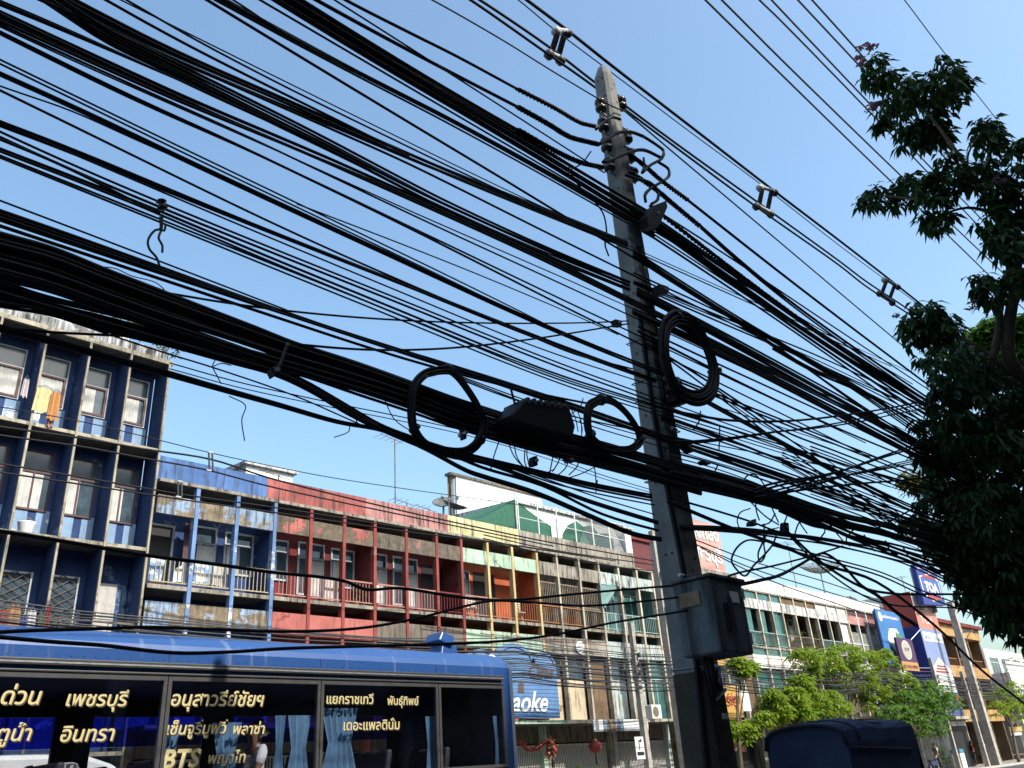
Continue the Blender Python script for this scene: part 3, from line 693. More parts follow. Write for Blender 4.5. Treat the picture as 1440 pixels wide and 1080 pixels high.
def white_house():
    t = thing('apartment_block', 'white building with balustraded terrace at the far end of the row', 'building', (100, 23, 0))
    b = MB(); b.box(87, 128, 26, 40, 0, 6.6); b.build('wall', M['white_clean'], t)
    b = MB(); b.box(87, 128, 22.8, 25.99, 4.9, 7.0); b.build('terrace_front', M['white_clean'], t)
    b = MB(); b.box(87, 128, 22.9, 25.99, 0, .3); b.build('shop_floor', M['conc'], t)
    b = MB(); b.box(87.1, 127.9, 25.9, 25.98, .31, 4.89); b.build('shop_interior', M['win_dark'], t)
    for x in (87.3, 93, 99, 106, 114, 122): 
        b = MB(); b.box(x-.25, x+.25, 22.95, 23.5, .301, 4.897); b.build('pier', M['white_clean'], t)
    b = MB()
    for i in range(100): b.lathe((87.4+i*.4, 23.0, 7.0), (0, 0, 1), [(0, .1), (.15, .06), (.35, .12), (.6, .05), (.75, .1)], 6)
    b = stuff(b.build('baluster', M['white'], t))
    b = MB(); b.box(87, 128, 22.85, 23.15, 7.752, 7.95); b.build('handrail', M['white'], t)
    b = MB(); b.box(87.2, 97, 29, 40, 6.603, 11.2); b.build('upper_wall', M['white_clean'], t)
    b = MB(); b.box(100, 127, 28, 40, 6.603, 10.4); b.build('rear_wall', M['offwhite'], t)
    for i in range(4): wbox(t, 88+2.2*i, 89.7+2.2*i, 8.3, 10, 28.98, M['frame_grey'], M['win_teal'], 2, .3)
    for i in range(6): wbox(t, 101+4*i, 104+4*i, 7.8, 9.6, 27.98, M['frame_grey'], M['win'], 3, .3)
    b = MB(); b.hull([(86.8, 28.4, 11.2), (97.4, 28.4, 11.2), (97.4, 40, 11.2), (86.8, 40, 11.2)], [(86.8, 28.4, 11.4), (97.4, 28.4, 11.4), (97.4, 40, 13), (86.8, 40, 13)]); b.build('roof', M['white'], t)
    b = MB(); b.box(90, 120, 22.7, 22.79, 4.95, 6.0); b.build('name_board', plain('name_board_grey', (.35, .36, .4), .6), t)
    return t
WH = white_house()
def far_block(x0, x1, y0, y1, h, mat, label):
    t = thing('apartment_block', label, 'building', ((x0+x1)/2, y0, 0))
    b = MB(); b.box(x0, x1, y0, y1, 0, h); b.build('wall', mat, t)
    b = MB(); b.box(x0-.3, x1+.3, y0-.3, y1+.3, h+.003, h+.4); b.build('roof', M['conc'], t)
    n = int((x1-x0)/3.2)
    for fl in range(int(h/3.4)):
        for i in range(n):
            m = MB(); xx = x0+.8+i*3.2; m.box(xx, xx+1.8, y0-.05, y0+.02, 3.4*fl+1, 3.4*fl+2.6); m.build('window', M['win'], t)
far_block(130, 165, 23.5, 38, 10.5, M['conc'], 'grey block at the end of the street beyond the white terrace')
far_block(168, 215, 24, 40, 14, M['white_stained'], 'pale distant block closing the street')
L_ = shophouse('narrow white shophouse hidden behind the sky blue billboard', [62.55, 63.8, 65.0, 66.25], M['offwhite'], M['white_stained'], M['white_stained'], M['brown_wall'], M['white_clean'], M['white_clean'], (65.1, X8(66.3)), [M['offwhite']]*3, ['win', 'win', 'win'], low=['win', 'win', 'win'], ground=M['wood'])

# ================================================================ NEAR POLE
YP = 3.6; XP = 5.69
def pole():
    t = thing('utility_pole', 'tapering square concrete pole carrying the tangle of cables in the middle of the view', 'utility pole', (XP, YP, 0))
    def ring(z, a, c=.03): return [(XP-a+c, YP-a, z), (XP+a-c, YP-a, z), (XP+a, YP-a+c, z), (XP+a, YP+a-c, z), (XP+a-c, YP+a, z), (XP-a+c, YP+a, z), (XP-a, YP+a-c, z), (XP-a, YP-a+c, z)]
    hw = lambda z: .152-.0078*z
    b = MB(); zs = [2.2, 3.5, 4.5, 5.5, 6.5, 7.5, 8.22]
    for a, c in zip(zs[:-1], zs[1:]): 
        n = len(b.v); b.v += [Vector(p) for p in ring(a, hw(a))]+[Vector(p) for p in ring(c, hw(c))]
        for i in range(8): j = (i+1) % 8; b.f.append((n+i, n+j, n+8+j, n+8+i))
    b.hull(ring(8.22, hw(8.22)), ring(8.36, hw(8.3)-.035))
    b.build('shaft', M['pole'], t)
    b = MB(); b.hull(ring(0, .165), ring(2.205, hw(2.2)+.006)); b.build('foot', M['pole_foot'], t)
    b = MB()
    for z in (3.0, 3.6, 4.2, 4.8, 5.4, 6.0, 6.6, 7.2, 7.8, 8.05): 
        for s in (-1, 1): b.lathe((XP+.03*s, YP-hw(z)-.003, z+.05*s), (0, 1, 0), [(0, .011), (.004, .011)], 8); b.lathe((XP-hw(z)-.003, YP+.03*s, z+.1), (1, 0, 0), [(0, .011), (.004, .011)], 8)
    b.build('bolt_hole', M['win_dark'], t)
    for z in (4.15, 4.44, 4.62, 5.02, 3.72, 2.23):
        a = hw(z)+.008
        b = MB(); pts = [(XP-a, YP-a, z), (XP+a, YP-a, z+.01), (XP+a, YP+a, z+.02), (XP-a, YP+a, z+.01), (XP-a, YP-a, z)]
        for p, q in zip(pts[:-1], pts[1:]): b.tube([p, q], .006, 4)
        b.lathe((XP-a*.2, YP-a-.012, z), (1, 0, 0), [(0, .02), (.07, .02)], 6); b.build('steel_strap', M['steel'], t)
    # cable riser up the left face
    b = MB(); pts = [(XP-hw(z)-.025+.012*math.sin(z*3), YP-.09+.03*math.sin(z*1.7), z) for z in [0+.35*i for i in range(16)]]
    b.tube(spline(pts, 3), .022, 6); b.build('riser_cable', M['rubber'], t)
    b = MB(); pts = [(XP-.02+.02*math.sin(z*4), YP-hw(z)-.02, z) for z in [4.2+.3*i for i in range(7)]]; b.tube(spline(pts, 3), .007, 5); b.build('drop_wire', M['rubber'], t)
    # spool racks
    for (sx, zz) in ((-1, 7.72), (-1, 7.46), (-1, 7.2), (-1, 6.95), (1, 7.95), (1, 7.5), (1, 7.25), (1, 7.0)):
        a = hw(zz); yy = YP-.02 if sx < 0 else YP-.05
        b = MB(); b.tube([(XP+sx*a, yy, zz+.09), (XP+sx*(a+.10), yy, zz+.09)], .012, 5); b.tube([(XP+sx*a, yy, zz-.09), (XP+sx*(a+.10), yy, zz-.09)], .012, 5); b.tube([(XP+sx*(a+.085), yy, zz-.11), (XP+sx*(a+.085), yy, zz+.11)], .009, 5)
        br = b.build('insulator_bracket', M['steel'], t)
        b = MB(); b.lathe((XP+sx*(a+.085), yy, zz-.065), (0, 0, 1), [(0, .03), (.005, .055), (.035, .06), (.05, .034), (.08, .034), (.095, .06), (.125, .055), (.13, .03)], 14); b.build('spool_insulator', M['porcelain'], br, True)
    b = MB(); b.hull([(XP-.2, YP-.15, 6.28), (XP-.2, YP-.13, 6.02), (XP-.02, YP-.15, 5.98), (XP-.0, YP-.15, 6.3), (XP-.12, YP-.15, 6.38)], [(XP-.2, YP-.13, 6.28), (XP-.2, YP-.11, 6.02), (XP-.02, YP-.13, 5.98), (XP-.0, YP-.13, 6.3), (XP-.12, YP-.13, 6.38)]); b.build('steel_plate', M['box'], t)
    b = MB(); b.tube([(XP-.22, YP-.12, 2.9), (XP-.12, YP-.12, 2.9)], .015); b.box(XP-.02, XP+.05, YP-.176, YP-.17, 1.87, 1.91); b.build('small_tag', M['offwhite'], t)
    # big control cabinet
    return t
POLE = pole()
def cabinet():
    t = thing('control_cabinet', 'large grey metal cabinet clamped to the concrete pole above the street', 'cabinet', (5.53, 3.3, 2.28))
    a = (XP-.13, YP-.17)
    x0, x1, y0, y1, z0, z1 = 5.31, 5.76, 3.13, YP-.146, 2.28, 2.80
    b = MB(); b.box(x0, x1, y0, y1, z0, z1); b.build('body', M['box'], t, bevel=.018)
    b = MB(); b.box(x0-.02, x1+.02, y0-.02, y1-.003, z1+.002, z1+.025); b.build('lid', M['box'], t, bevel=.006)
    b = MB(); b.box(x0-.012, x0-.002, y0+.1, y1-.05, z0+.34, z0+.44); b.build('vent_hood', M['wood'], t)
    b = MB(); b.box(x0+.02, x0+.03, y0-.012, y0-.002, z0+.02, z1-.02); b.build('door_gap', M['win_dark'], t)
    b = MB(); b.box(x0+.12, x0+.2, y0-.03, y0-.003, z0+.16, z0+.34); b.box(x0+.14, x0+.17, y0-.05, y0-.031, z0+.12, z0+.38); b.build('latch', M['win_dark'], t)
    for zz in (z0+.08, z1-.12):
        b = MB(); b.box(x0+.405, x0+.435, y0-.014, y0-.002, zz, zz+.06); b.tube([(x0+.42, y0-.016, zz-.01), (x0+.42, y0-.016, zz+.07)], .006, 6); b.build('hinge', M['steel'], t)
    b = MB(); b.box(x0+.24, x0+.36, y0-.006, y0-.002, z0+.36, z0+.44); b.build('rating_plate', M['offwhite'], t)
    b = MB(); b.tube([(x1-.25, y1-.1, z0), (x1-.25, y1-.1, z0-.15), (x1-.2, y1-.1, z0-.2), (x1-.1, y1-.05, z0-.13), (XP+.16, YP-.1, z0-.05)], .02); b.tube([(x1-.35, y1-.12, z0), (x1-.33, y1-.12, z0-.25), (x1-.28, y1-.1, z0-.3), (XP+.17, YP-.12, z0-.2)], .014); b.build('conduit', M['rubber'], t, True)
cabinet()

# ================================================================ CABLES
YC = 3.42; NC = [0]
def px_path(pts, Y, dy=0.0): return [at(p[0], p[1]+dy, Y) for p in pts]
def extend(p3, l, r):
    if l: p3 = [p3[0]+(p3[0]-p3[1]).normalized()*l] + p3
    if r: p3 = p3 + [p3[-1]+(p3[-1]-p3[-2]).normalized()*r]
    return p3
def smooth_course(pts):
    if len(pts) < 6: return pts
    P = [tuple(map(float, p)) for p in pts]
    for it in range(3):
        Q = [P[0]]
        for i in range(1, len(P)-1):
            (xa, ya), (xb, yb), (xc, yc) = P[i-1], P[i], P[i+1]
            if abs(xc-xa) < 8 or (xb-xa)*(xc-xb) <= 0: Q.append(P[i]); continue
            yl = ya+(yc-ya)*(xb-xa)/(xc-xa); d = yb-yl
            Q.append((xb, yl+d*(.45 if abs(d) < 6 else .9)))
        P = Q+[P[-1]]
    return P
def band(label, group, pts, n=1, w=3.0, spread=(0, 0), Y=YC, left=0.0, right=0.0, wob=.012, mat=None, name='cable', twist=False, jy=.05):
    """n separate cables along one traced course; each is an object of its own"""
    if group in (G1, G2, R1, R2): pts = smooth_course(pts)
    if twist: left = right = 0
    elif left and pts[0][0] > 6 and pts[0][1] > 6 and not any(q in label for q in ('just below the thickest', 'leaving the broad', 'tracking the broad', 'parting from', 'just above the thickest strand near', 'limb sagging')): left = .04
    elif left: left = max(left, 15.0)
    lastx = pts[-1][0]; firstx = pts[0][0]
    if group in (G1, G2, G3) and 838 < lastx < 960 and 'insulator' not in label and 'clamp' not in label and not twist: right = (.03 if lastx < 935 else .3) if group == G3 else .18 if rnd.random() < .3 else rnd.uniform(4, 8)
    if group in (R1, R2, R3) and 880 < firstx < 975 and 'insulator' not in label and 'clamp' not in label and not twist: left = max(left, .15)
    order = list(range(n)); rnd.shuffle(order)
    if n > 6: order = [min(n-1, max(0, int(i+rnd.uniform(-3, 3)))) for i in range(n)]
    for k in range(n):
        f0 = 0 if n == 1 else (k/(n-1)-.5); f1 = 0 if n == 1 else (order[k]/(n-1)-.5)
        y = Y+rnd.uniform(-jy, jy); P3 = []; m = len(pts); ph = rnd.uniform(0, 6)
        for i, p in enumerate(pts):
            u = i/max(1, m-1); f = f0+(f1-f0)*(u*u*(3-2*u)); sp = spread[0]+(spread[1]-spread[0])*u
            P3.append(at(p[0], p[1]+f*sp+(0 if n == 1 else .05*sp*math.sin(ph+u*5)), y))
        ww = w*1.2 if n == 1 else w*(1.12 if group in (G1, G2) else 1.0)*rnd.choice((.85, 1.0, 1.15, 1.35))
        dd = [depth(p) for p in P3]; rr = ww*.5*(.65*min(dd)+.35*sum(dd)/len(dd))/FPX
        P3 = extend(P3, left, right)
        L = spline(P3, 5)
        if twist:
            fine = []
            for a, c in zip(L[:-1], L[1:]):
                for q in range(6): fine.append(a.lerp(c, q/6))
            L = fine; b = MB()
            for s in range(2):
                b.tube([p+V(0, math.cos(i*1.1+s*3.14), math.sin(i*1.1+s*3.14))*rr*.45 for i, p in enumerate(L)], rr*.62, 5)
        else:
            b = MB(); b.tube(L, rr, 6)
        o = b.build(name, mat or M['rubber'], None, True)
        tag(o, label, 'cable', group); NC[0] += 1
LT, RT = 15.0, 6.0
R1 = 'cables of the upper fan right of the pole'; R2 = 'cables of the middle fan right of the pole'; R3 = 'cables of the lower bundle right of the pole'; R4 = 'loose rising lines right of the pole'
UP = 'upper cables left of the pole'
G1 = 'cables of the upper fan left of the pole'; G2 = 'cables of the middle fan left of the pole'; G3 = 'cables of the thick lower bundle'
def up(label, pts, n=1, w=3, spread=(0, 0), **k): band(label, G1, pts, n, w, spread, left=LT, **k)
tA4 = 'black cable in the thickest strand running down to the upper part of the pole'
up('twisted dark cable ending at the topmost left insulator of the pole', [(430,-32), (486,0), (580,48), (640,78), (727,125)], w=4.2)
up('spiral-wrapped end of the cable at the topmost left insulator', [(727,125), (780,152), (815,172), (838,178)], w=6, twist=True)
up('dark cable ending at the second left insulator from the top of the pole', [(400,-25), (445,0), (510,37), (580,75), (643,106), (727,150)], w=5)
up('spiral-wrapped end of the cable at the second left insulator', [(727,150), (770,174), (800,192), (825,199), (842,203)], w=7, twist=True)
up('thin cable crossing to the strand beside the second insulator cable', [(430,-26), (470,0), (570,64), (641,108), (720,157), (816,224), (850,243)], w=2.4)
up('single black cable just above the thickest strand', [(380,-28), (424,0), (505,50), (580,98), (660,146), (727,182)], w=4.4)
up('wrapped black cable just above the thickest strand near the pole', [(727,182), (780,212), (815,228), (850,236)], w=7, twist=True)
up(tA4, [(350,-34), (402,0), (505,64), (580,108), (640,143), (727,196), (789,231), (815,250), (860,279), (905,303)], 7, 4.2, (22, 20))
up('thin black cable just below the thickest strand', [(405,23), (505,82), (580,125), (660,172), (727,214), (789,245), (860,290)], w=2.8)
up('single black cable running free between the two upper strands', [(250,-25), (290,0), (359,40), (467,108), (580,177), (664,224), (706,251), (768,289), (816,318), (870,350)], w=3.8)
up('black cable in the pair strand under the thickest strand', [(270,-22), (318,1), (426,66), (500,103), (580,142), (622,165), (706,206), (768,246), (820,275), (866,297), (905,322)], 4, 3.6, (9, 9))
up('thin black cable leaving the pair strand at its upper edge', [(290,-20), (328,0), (378,33), (426,62), (480,92)], w=2.6)
up('hair-thin cable above the middle strands', [(170,0), (280,54), (400,114), (490,160), (580,202), (625,224), (706,268), (804,312), (860,335)], w=1.8)
up('thin cable second above the middle strands', [(178,0), (280,63), (400,122), (490,166), (580,209), (650,243), (720,278), (804,314), (862,340)], w=2.6)
up('black cable that slants into the middle strand', [(149,0), (215,40), (280,74), (360,113), (426,144), (530,196), (575,219)], w=3.6)
up('black cable in the upper of the middle strands', [(66,-12), (150,32), (215,66), (280,96), (405,143), (467,173), (580,222), (643,250), (727,281), (810,314), (866,338)], 4, 3.8, (16, 8))
up('thin cable parting from the middle strand towards the pole', [(467,182), (540,213), (580,232), (643,262), (722,306), (789,337), (852,368), (880,382)], w=3)
up('black cable in the lower of the middle strands', [(40,-22), (150,52), (215,83), (280,113), (405,174), (459,206), (505,226), (580,267), (622,291), (706,330), (770,356), (810,371), (868,395)], 6, 3.6, (20, 13))
up('single cable merging into the lower middle strand', [(0,4), (60,27), (150,66), (240,108), (300,136), (380,168), (440,196)], 3, 3.4, (7, 6))
up('black cable of the strand below the middle strands', [(0,23), (75,58), (150,92), (240,134), (300,163), (380,190), (457,224), (500,244), (580,280), (664,315), (747,352), (800,380), (868,414)], 4, 3.6, (12, 7))
up('slim cable beside the strand below the middle strands', [(0,36), (60,63), (120,92), (200,130), (311,173), (370,203), (424,228), (500,262), (580,302), (650,332), (727,366), (800,398), (868,430)], 2, 2.7, (3, 12))
up('single cable with a twin line, fourth strand from the bottom of the fan', [(0,46), (60,75), (120,106), (180,137), (240,163), (300,188), (349,210), (467,266), (580,322), (640,352), (706,383), (760,411), (806,434), (850,454)], 2, 3.4, (3, 10))
def md(label, pts, n=1, w=3, spread=(0, 0), **k): band(label, G2, pts, n, w, spread, left=LT, **k)
md('slender twin cable crossing the open sky left of the pole', [(0,87), (100,135), (200,183), (283,226), (380,270), (426,292), (500,328), (580,366), (640,394), (706,427), (767,458)], 2, 2.6, (6, 5))
md('hair-thin cable branching off across the open sky', [(426,290), (500,318), (580,349), (680,387), (800,434), (850,462)], w=1.7)
md('thicker cable under the slender twin cables', [(0,104), (75,136), (150,171), (250,221), (280,234), (380,281), (480,328), (580,373), (637,399), (700,430), (767,461), (840,491), (892,510)], 2, 4.2, (2, 4))
md('thin cable that joins the thicker cable from above', [(0,121), (100,156), (190,196), (240,218)], w=2.2)
md('single thin cable below the thicker cable', [(0,127), (100,175), (198,224), (280,264), (380,315), (480,361), (580,402), (650,431), (725,463), (808,500), (871,514)], w=3)
md('broad black cable third above the big loop', [(0,173), (65,196), (130,222), (200,252), (280,286), (380,326), (480,365), (580,405), (640,429), (725,464), (808,499), (875,518), (905,530)], 2, 4.6, (4, 3))
md('thin cable tracking the broad black cable from below', [(200,258), (280,292), (380,335), (480,378), (580,415), (640,443), (725,481), (800,510), (892,534)], w=2.2)
md('black cable that splits in two above the spool on the wires', [(0,189), (50,213), (104,237), (165,263), (229,290), (300,318), (405,363), (497,398), (580,429), (660,463), (746,500), (820,529), (892,552)], 2, 3.6, (7, 6))
md('black cable falling from the split to the spool on the wires', [(0,196), (60,217), (104,238), (156,267), (190,286), (225,300)], w=3.4)
md('stout cable passing through the spool on the wires', [(0,211), (100,247), (190,285), (229,300), (300,332), (390,371), (488,410), (580,445), (660,480), (746,519), (800,540), (870,557)], 2, 3.8, (4, 7))
md('thin cable next below the spool on the wires', [(0,220), (114,265), (229,312), (300,340), (359,364), (440,399), (536,434), (600,462), (700,503), (808,547), (876,563)], 2, 2.8, (3, 9))
md('lone thin cable above the broad strand over the big loop', [(0,282), (110,323), (221,366), (300,396), (350,416), (403,436)], w=2.4)
md('black cable in the broad strand that crosses the top of the big loop', [(0,304), (75,329), (150,355), (225,382), (300,404), (391,440), (480,468), (540,486), (600,503), (683,530), (767,558), (829,578), (900,604)], 4, 4.2, (13, 7))
md('cable leaving the broad strand just above the big loop', [(391,447), (480,478), (540,496), (600,515), (694,541), (767,560), (830,568)], w=3.4)
md('thin loose line drawn almost level below the broad strand', [(235,412), (310,426), (391,441), (497,449), (600,454), (717,458), (831,459), (868,452)], w=2.6)
md('thin loose line rising to the small clamp left of the pole', [(426,485), (480,492), (532,496), (600,495), (662,488), (746,482), (808,469), (850,458), (885,455)], w=2.8)
md('fine cable behind the big loop running to the pole', [(652,533), (700,551), (746,571), (800,589), (860,603), (900,612)], 3, 2, (5, 14))
def lo(label, pts, n=1, w=3, spread=(0, 0), **k): band(label, G3, pts, n, w, spread, left=LT, **k)
tS = 'black cable packed in the thick lower bundle'
lo(tS, [(0,346), (73,366), (150,396), (225,424), (300,452), (360,474), (410,493), (500,522), (581,551), (640,573), (704,594), (750,610), (800,624), (847,636), (888,648), (957,668)], 13, 6.5, (30, 24))
lo(tS, [(0,372), (73,392), (150,420), (225,447), (300,472), (360,492), (410,508), (500,535), (581,562), (640,585), (704,606), (772,627), (847,645), (907,661), (957,676)], 11, 6.5, (36, 20))
lo('black cable under the thick lower bundle, parted from it by slits of sky', [(0,404), (60,424), (150,446), (225,466), (300,487), (380,508), (430,522), (500,546), (581,573), (640,594), (704,614), (760,630), (830,648), (905,668)], 5, 4.5, (20, 10))
lo('black cable on the lower edge of the bundle over the weathered parapet', [(0,425), (70,438), (150,462), (225,480), (300,497)], 3, 4.5, (10, 6))
lo('black cable of the limb sagging away below the thick bundle', [(300,497), (388,521), (430,540), (474,565), (535,600), (580,617), (627,632), (680,646), (770,668), (826,682), (913,699)], 3, 5, (6, 8))
lo('black cable of the limb sagging lowest towards the pole', [(300,501), (388,526), (440,551), (490,582), (540,606), (627,640), (680,650), (763,680), (826,704), (922,734)], 3, 4.6, (6, 4))
lo('stout cable slanting down across the blue block to the sagging limb', [(0,462), (70,479), (146,501), (237,526), (300,544), (390,569), (474,593), (540,606), (600,632), (657,662), (680,670), (753,693), (826,724), (888,750), (926,758)], 2, 5, (5, 3))
lo('slimmer cable between the sagging limb and the lowest stout cable', [(540,600), (600,626), (650,646), (680,658), (763,683), (847,723), (922,745)], w=4)
lo('straight cable stretched level over the weathered parapet', [(0,461), (70,467), (146,471), (221,475), (296,483), (340,490)], w=3.4)
lo('thin cable slanting over the parapet of the blue block', [(0,412), (62,439), (146,468), (225,494), (300,517), (413,556), (480,585), (520,603)], w=2.2)
lo('thin wire crossing the sky under the sagging limb', [(250,518), (330,540), (420,560), (474,571), (560,588), (660,610), (763,640), (840,668), (913,690)], 2, 1.7, (8, 4))
lo('fine cable between the bundle and the roof nets', [(700,650), (774,677), (840,697), (917,716)], 2, 1.8, (2, 14))
# low drooping lines
GL = 'low drooping lines across the shophouse fronts'
band('long black line drooping across the balconies', GL, [(-60,740), (0,747), (100,763), (200,780), (300,793), (385,805), (455,812), (487,818), (515,829), (560,827), (648,840), (715,844), (802,836), (880,829), (960,823), (1012,821)], 1, 4.6, Y=YC+.05, left=2)
band('black line rising from the bus roof to the pole across the orange balcony', GL, [(-60,896), (0,889), (139,884), (200,882), (300,885), (400,888), (500,884), (580,871), (651,853), (692,845), (760,848), (820,852), (900,846), (960,839), (1010,830)], 1, 4.4, Y=YC-.02, left=2)
band('lowest black line lying along the bus roof', GL, [(-60,890), (0,896), (80,903), (139,907), (244,918), (320,917), (400,912), (500,909), (610,906), (700,902), (777,893), (860,876), (958,860), (975,857)], 1, 4.8, Y=YC-.06, left=2)
# top lines past the pole
GT = 'top lines passing the pole head'
band('thin line tied to the right insulator at the pole head', GT, [(560,-24), (608,0), (706,56), (780,102), (860,149), (880,157)], 1, 2.2, Y=YC+.02, left=LT)
band('black line of the upper pair held by the insulated spacers', GT, [(620,-26), (662,0), (765,72), (829,117), (915,181), (1061,289), (1180,373), (1217,402), (1290,450), (1380,520)], 1, 3.4, Y=3.92, left=LT, right=4, jy=0)
band('second black line of the upper pair held by the insulated spacers', GT, [(633,-26), (675,0), (772,66), (829,110), (921,180), (1065,284), (1180,367), (1217,395), (1290,444), (1380,514)], 1, 3.4, Y=3.95, left=LT, right=4, jy=0)
band('topmost stout line above the spacers', GT, [(700,-31), (741,0), (797,42), (860,92), (974,180), (1084,265), (1180,338), (1265,404), (1320,448), (1400,515)], 1, 4, Y=4.12, left=LT, right=4, jy=0)
band('thin messenger wire along the topmost stout line', GT, [(690,-28), (729,0), (775,38), (860,102), (963,180), (1067,257), (1180,345), (1290,427), (1360,482)], 1, 1.6, Y=4.0, left=LT, right=4, jy=0)
# far circuits top right
GF = 'separate line pairs high at the upper right'
YF = 9.5
for lab, pts, w in (('outer black line of the lowest high pair', [(960,-32), (992,0), (1100,106), (1253,255), (1330,328), (1400,396)], 2.4), ('inner black line of the lowest high pair', [(984,-30), (1015,0), (1100,85), (1275,255), (1340,317), (1420,393)], 2.4),
                    ('outer black line of the middle high pair', [(1037,-32), (1068,0), (1100,31), (1312,250), (1376,318), (1440,388)], 2.2), ('inner black line of the middle high pair', [(1056,-30), (1085,0), (1100,16), (1312,239), (1380,308), (1440,372)], 2.2),
                    ('outer line of the highest pair behind the pink blossom', [(1092,-32), (1122,0), (1237,123), (1340,234), (1440,345)], 2.2), ('inner line of the highest pair behind the pink blossom', [(1113,-32), (1142,0), (1204,69), (1330,212), (1440,335)], 2.2),
                    ('hair-thin line at the far upper right', [(1250,-28), (1272,0), (1327,73), (1385,147), (1440,216)], 1.2)):
    band(lab, GF, pts, 1, w, Y=YF, left=6, right=12, jy=0)

# ---- right of the pole
R1 = 'cables of the upper fan right of the pole'; R2 = 'cables of the middle fan right of the pole'; R3 = 'cables of the lower bundle right of the pole'; R4 = 'loose rising lines right of the pole'
def ru(l, pts, n=1, w=3, s=(0, 0), **k): band(l, R1, pts, n, w, s, right=RT, **k)
ru('thin line running alone under the spacer lines', [(890,166), (942,212), (1010,267), (1080,326), (1172,404), (1240,463), (1302,513), (1340,545)], w=2)
ru('wrapped start of the highest fan cable right of the pole', [(884,216), (905,232), (930,254), (968,282)], w=6, twist=True)
ru('highest cable of the right fan, clear of the rest', [(968,282), (1005,310), (1060,355), (1120,403), (1202,465), (1265,511), (1327,557), (1370,590)], w=3.4)
ru('wrapped second cable of the right fan', [(886,242), (924,268), (950,290), (985,319)], w=6.5, twist=True)
ru('second cable of the right fan', [(985,319), (1026,361), (1080,403), (1140,452), (1223,511), (1317,567), (1350,592)], 2, 3, (3, 5))
ru('wrapped cable crossing into the thick right strand', [(915,290), (926,299), (980,340), (1020,372), (1057,399), (1110,440), (1171,484), (1240,530)], w=5.5, twist=True)
ru('thin cable just over the thick right strand', [(930,300), (978,331), (1026,359), (1090,404), (1140,440), (1200,478), (1260,517), (1327,562)], w=2.2)
ru('black cable in the thick strand right of the pole', [(905,303), (930,319), (963,342), (1042,399), (1108,446), (1171,489), (1230,528), (1280,560), (1317,583), (1350,603)], 8, 4, (16, 22))
ru('cable of the pair under the thick right strand', [(909,325), (960,359), (1030,404), (1083,440), (1171,501), (1223,535), (1286,585), (1330,612)], 2, 2.8, (5, 7))
def rm(l, pts, n=1, w=3, s=(0, 0), **k): band(l, R2, pts, n, w, s, right=RT, **k)
rm('cable in the frayed strand leaving the pole plate', [(905,366), (942,391), (1004,431), (1054,462), (1100,484), (1144,506), (1200,541), (1250,576), (1300,612)], 4, 3, (9, 12))
rm('thin cable crossing steeply down through the middle fan', [(1004,431), (1054,462), (1117,507), (1142,520), (1198,563), (1240,595), (1290,625)], 2, 2.6, (3, 7))
rm('cable slipping off the frayed strand towards the tree', [(1087,489), (1140,519), (1209,549), (1265,578), (1320,606)], 2, 3, (3, 5))
rm('single thin cable above the big hanging coil', [(905,390), (935,405), (990,428), (1042,450), (1094,484), (1117,500), (1170,520), (1230,548)], w=2.2)
rm('thin cable of the trio passing over the hanging coil', [(905,403), (933,416), (1004,447), (1087,478), (1140,502), (1200,527), (1260,560)], 3, 2, (4, 16))
rm('black cable in the strand passing over the hanging coil', [(910,417), (942,432), (1004,464), (1087,513), (1150,545), (1200,574), (1232,589), (1286,621), (1348,658)], 5, 3.4, (10, 12))
rm('black cable in the strand that springs from the hanging coil', [(905,444), (940,463), (990,483), (1033,505), (1119,548), (1200,590), (1265,626), (1300,645), (1348,670)], 5, 3.6, (7, 12))
rm('thin cable seen through the hanging coil', [(912,466), (944,481), (1002,511), (1090,548), (1181,588), (1240,617), (1300,650)], w=2.4)
rm('thin cable second through the hanging coil', [(912,473), (944,489), (990,513), (1073,557), (1140,586), (1200,614), (1257,635), (1323,662)], w=2.8)
rm('thin cable third through the hanging coil', [(920,490), (948,502), (992,534), (1050,572), (1100,607), (1170,633), (1240,659), (1300,682)], w=2.6)
rm('thin cable crossing the foot of the hanging coil', [(925,494), (950,510), (990,544), (1060,594), (1130,650), (1200,700)], w=2.3)
rm('fine cable below the foot of the hanging coil', [(1010,552), (1064,590), (1117,622), (1160,650), (1210,690)], 2, 2, (4, 16))
rm('stout cable from the foot of the hanging coil', [(985,560), (1004,572), (1040,590), (1077,610), (1120,634), (1180,664), (1213,683), (1286,718), (1390,752)], 3, 3.8, (4, 9))
rm('thin cable of the fan below the hanging coil', [(944,592), (961,600), (1005,614), (1057,628), (1127,657), (1180,682), (1240,704), (1300,730)], 4, 2.4, (9, 18))
rm('black cable from the small clamp right of the pole', [(950,618), (967,623), (1023,638), (1070,654), (1127,674), (1180,694), (1240,713), (1320,742)], 2, 3.2, (4, 7))
rm('thin stray cable over the lower right bundle', [(955,645), (1000,655), (1044,667), (1100,688), (1160,716), (1230,740)], 3, 2, (12, 14))
rm('fine line fanning towards the dark tree', [(1100,645), (1150,672), (1200,700), (1250,728), (1310,756)], 5, 1.6, (18, 34))
rm('fine line of the far fan against the pale sky', [(1140,694), (1190,712), (1240,728), (1300,748)], 3, 1.3, (10, 16))
rm('thin cable in the crossing lines before the tree', [(1140,632), (1190,650), (1257,677), (1330,706)], 3, 2.2, (8, 22))
def rl(l, pts, n=1, w=3, s=(0, 0), **k): band(l, R3, pts, n, w, s, right=RT, **k)
rl('black cable packed in the lower bundle right of the pole', [(957,668), (1000,678), (1044,690), (1096,706), (1148,722), (1190,735), (1240,746), (1300,763), (1360,780)], 12, 5, (26, 22))
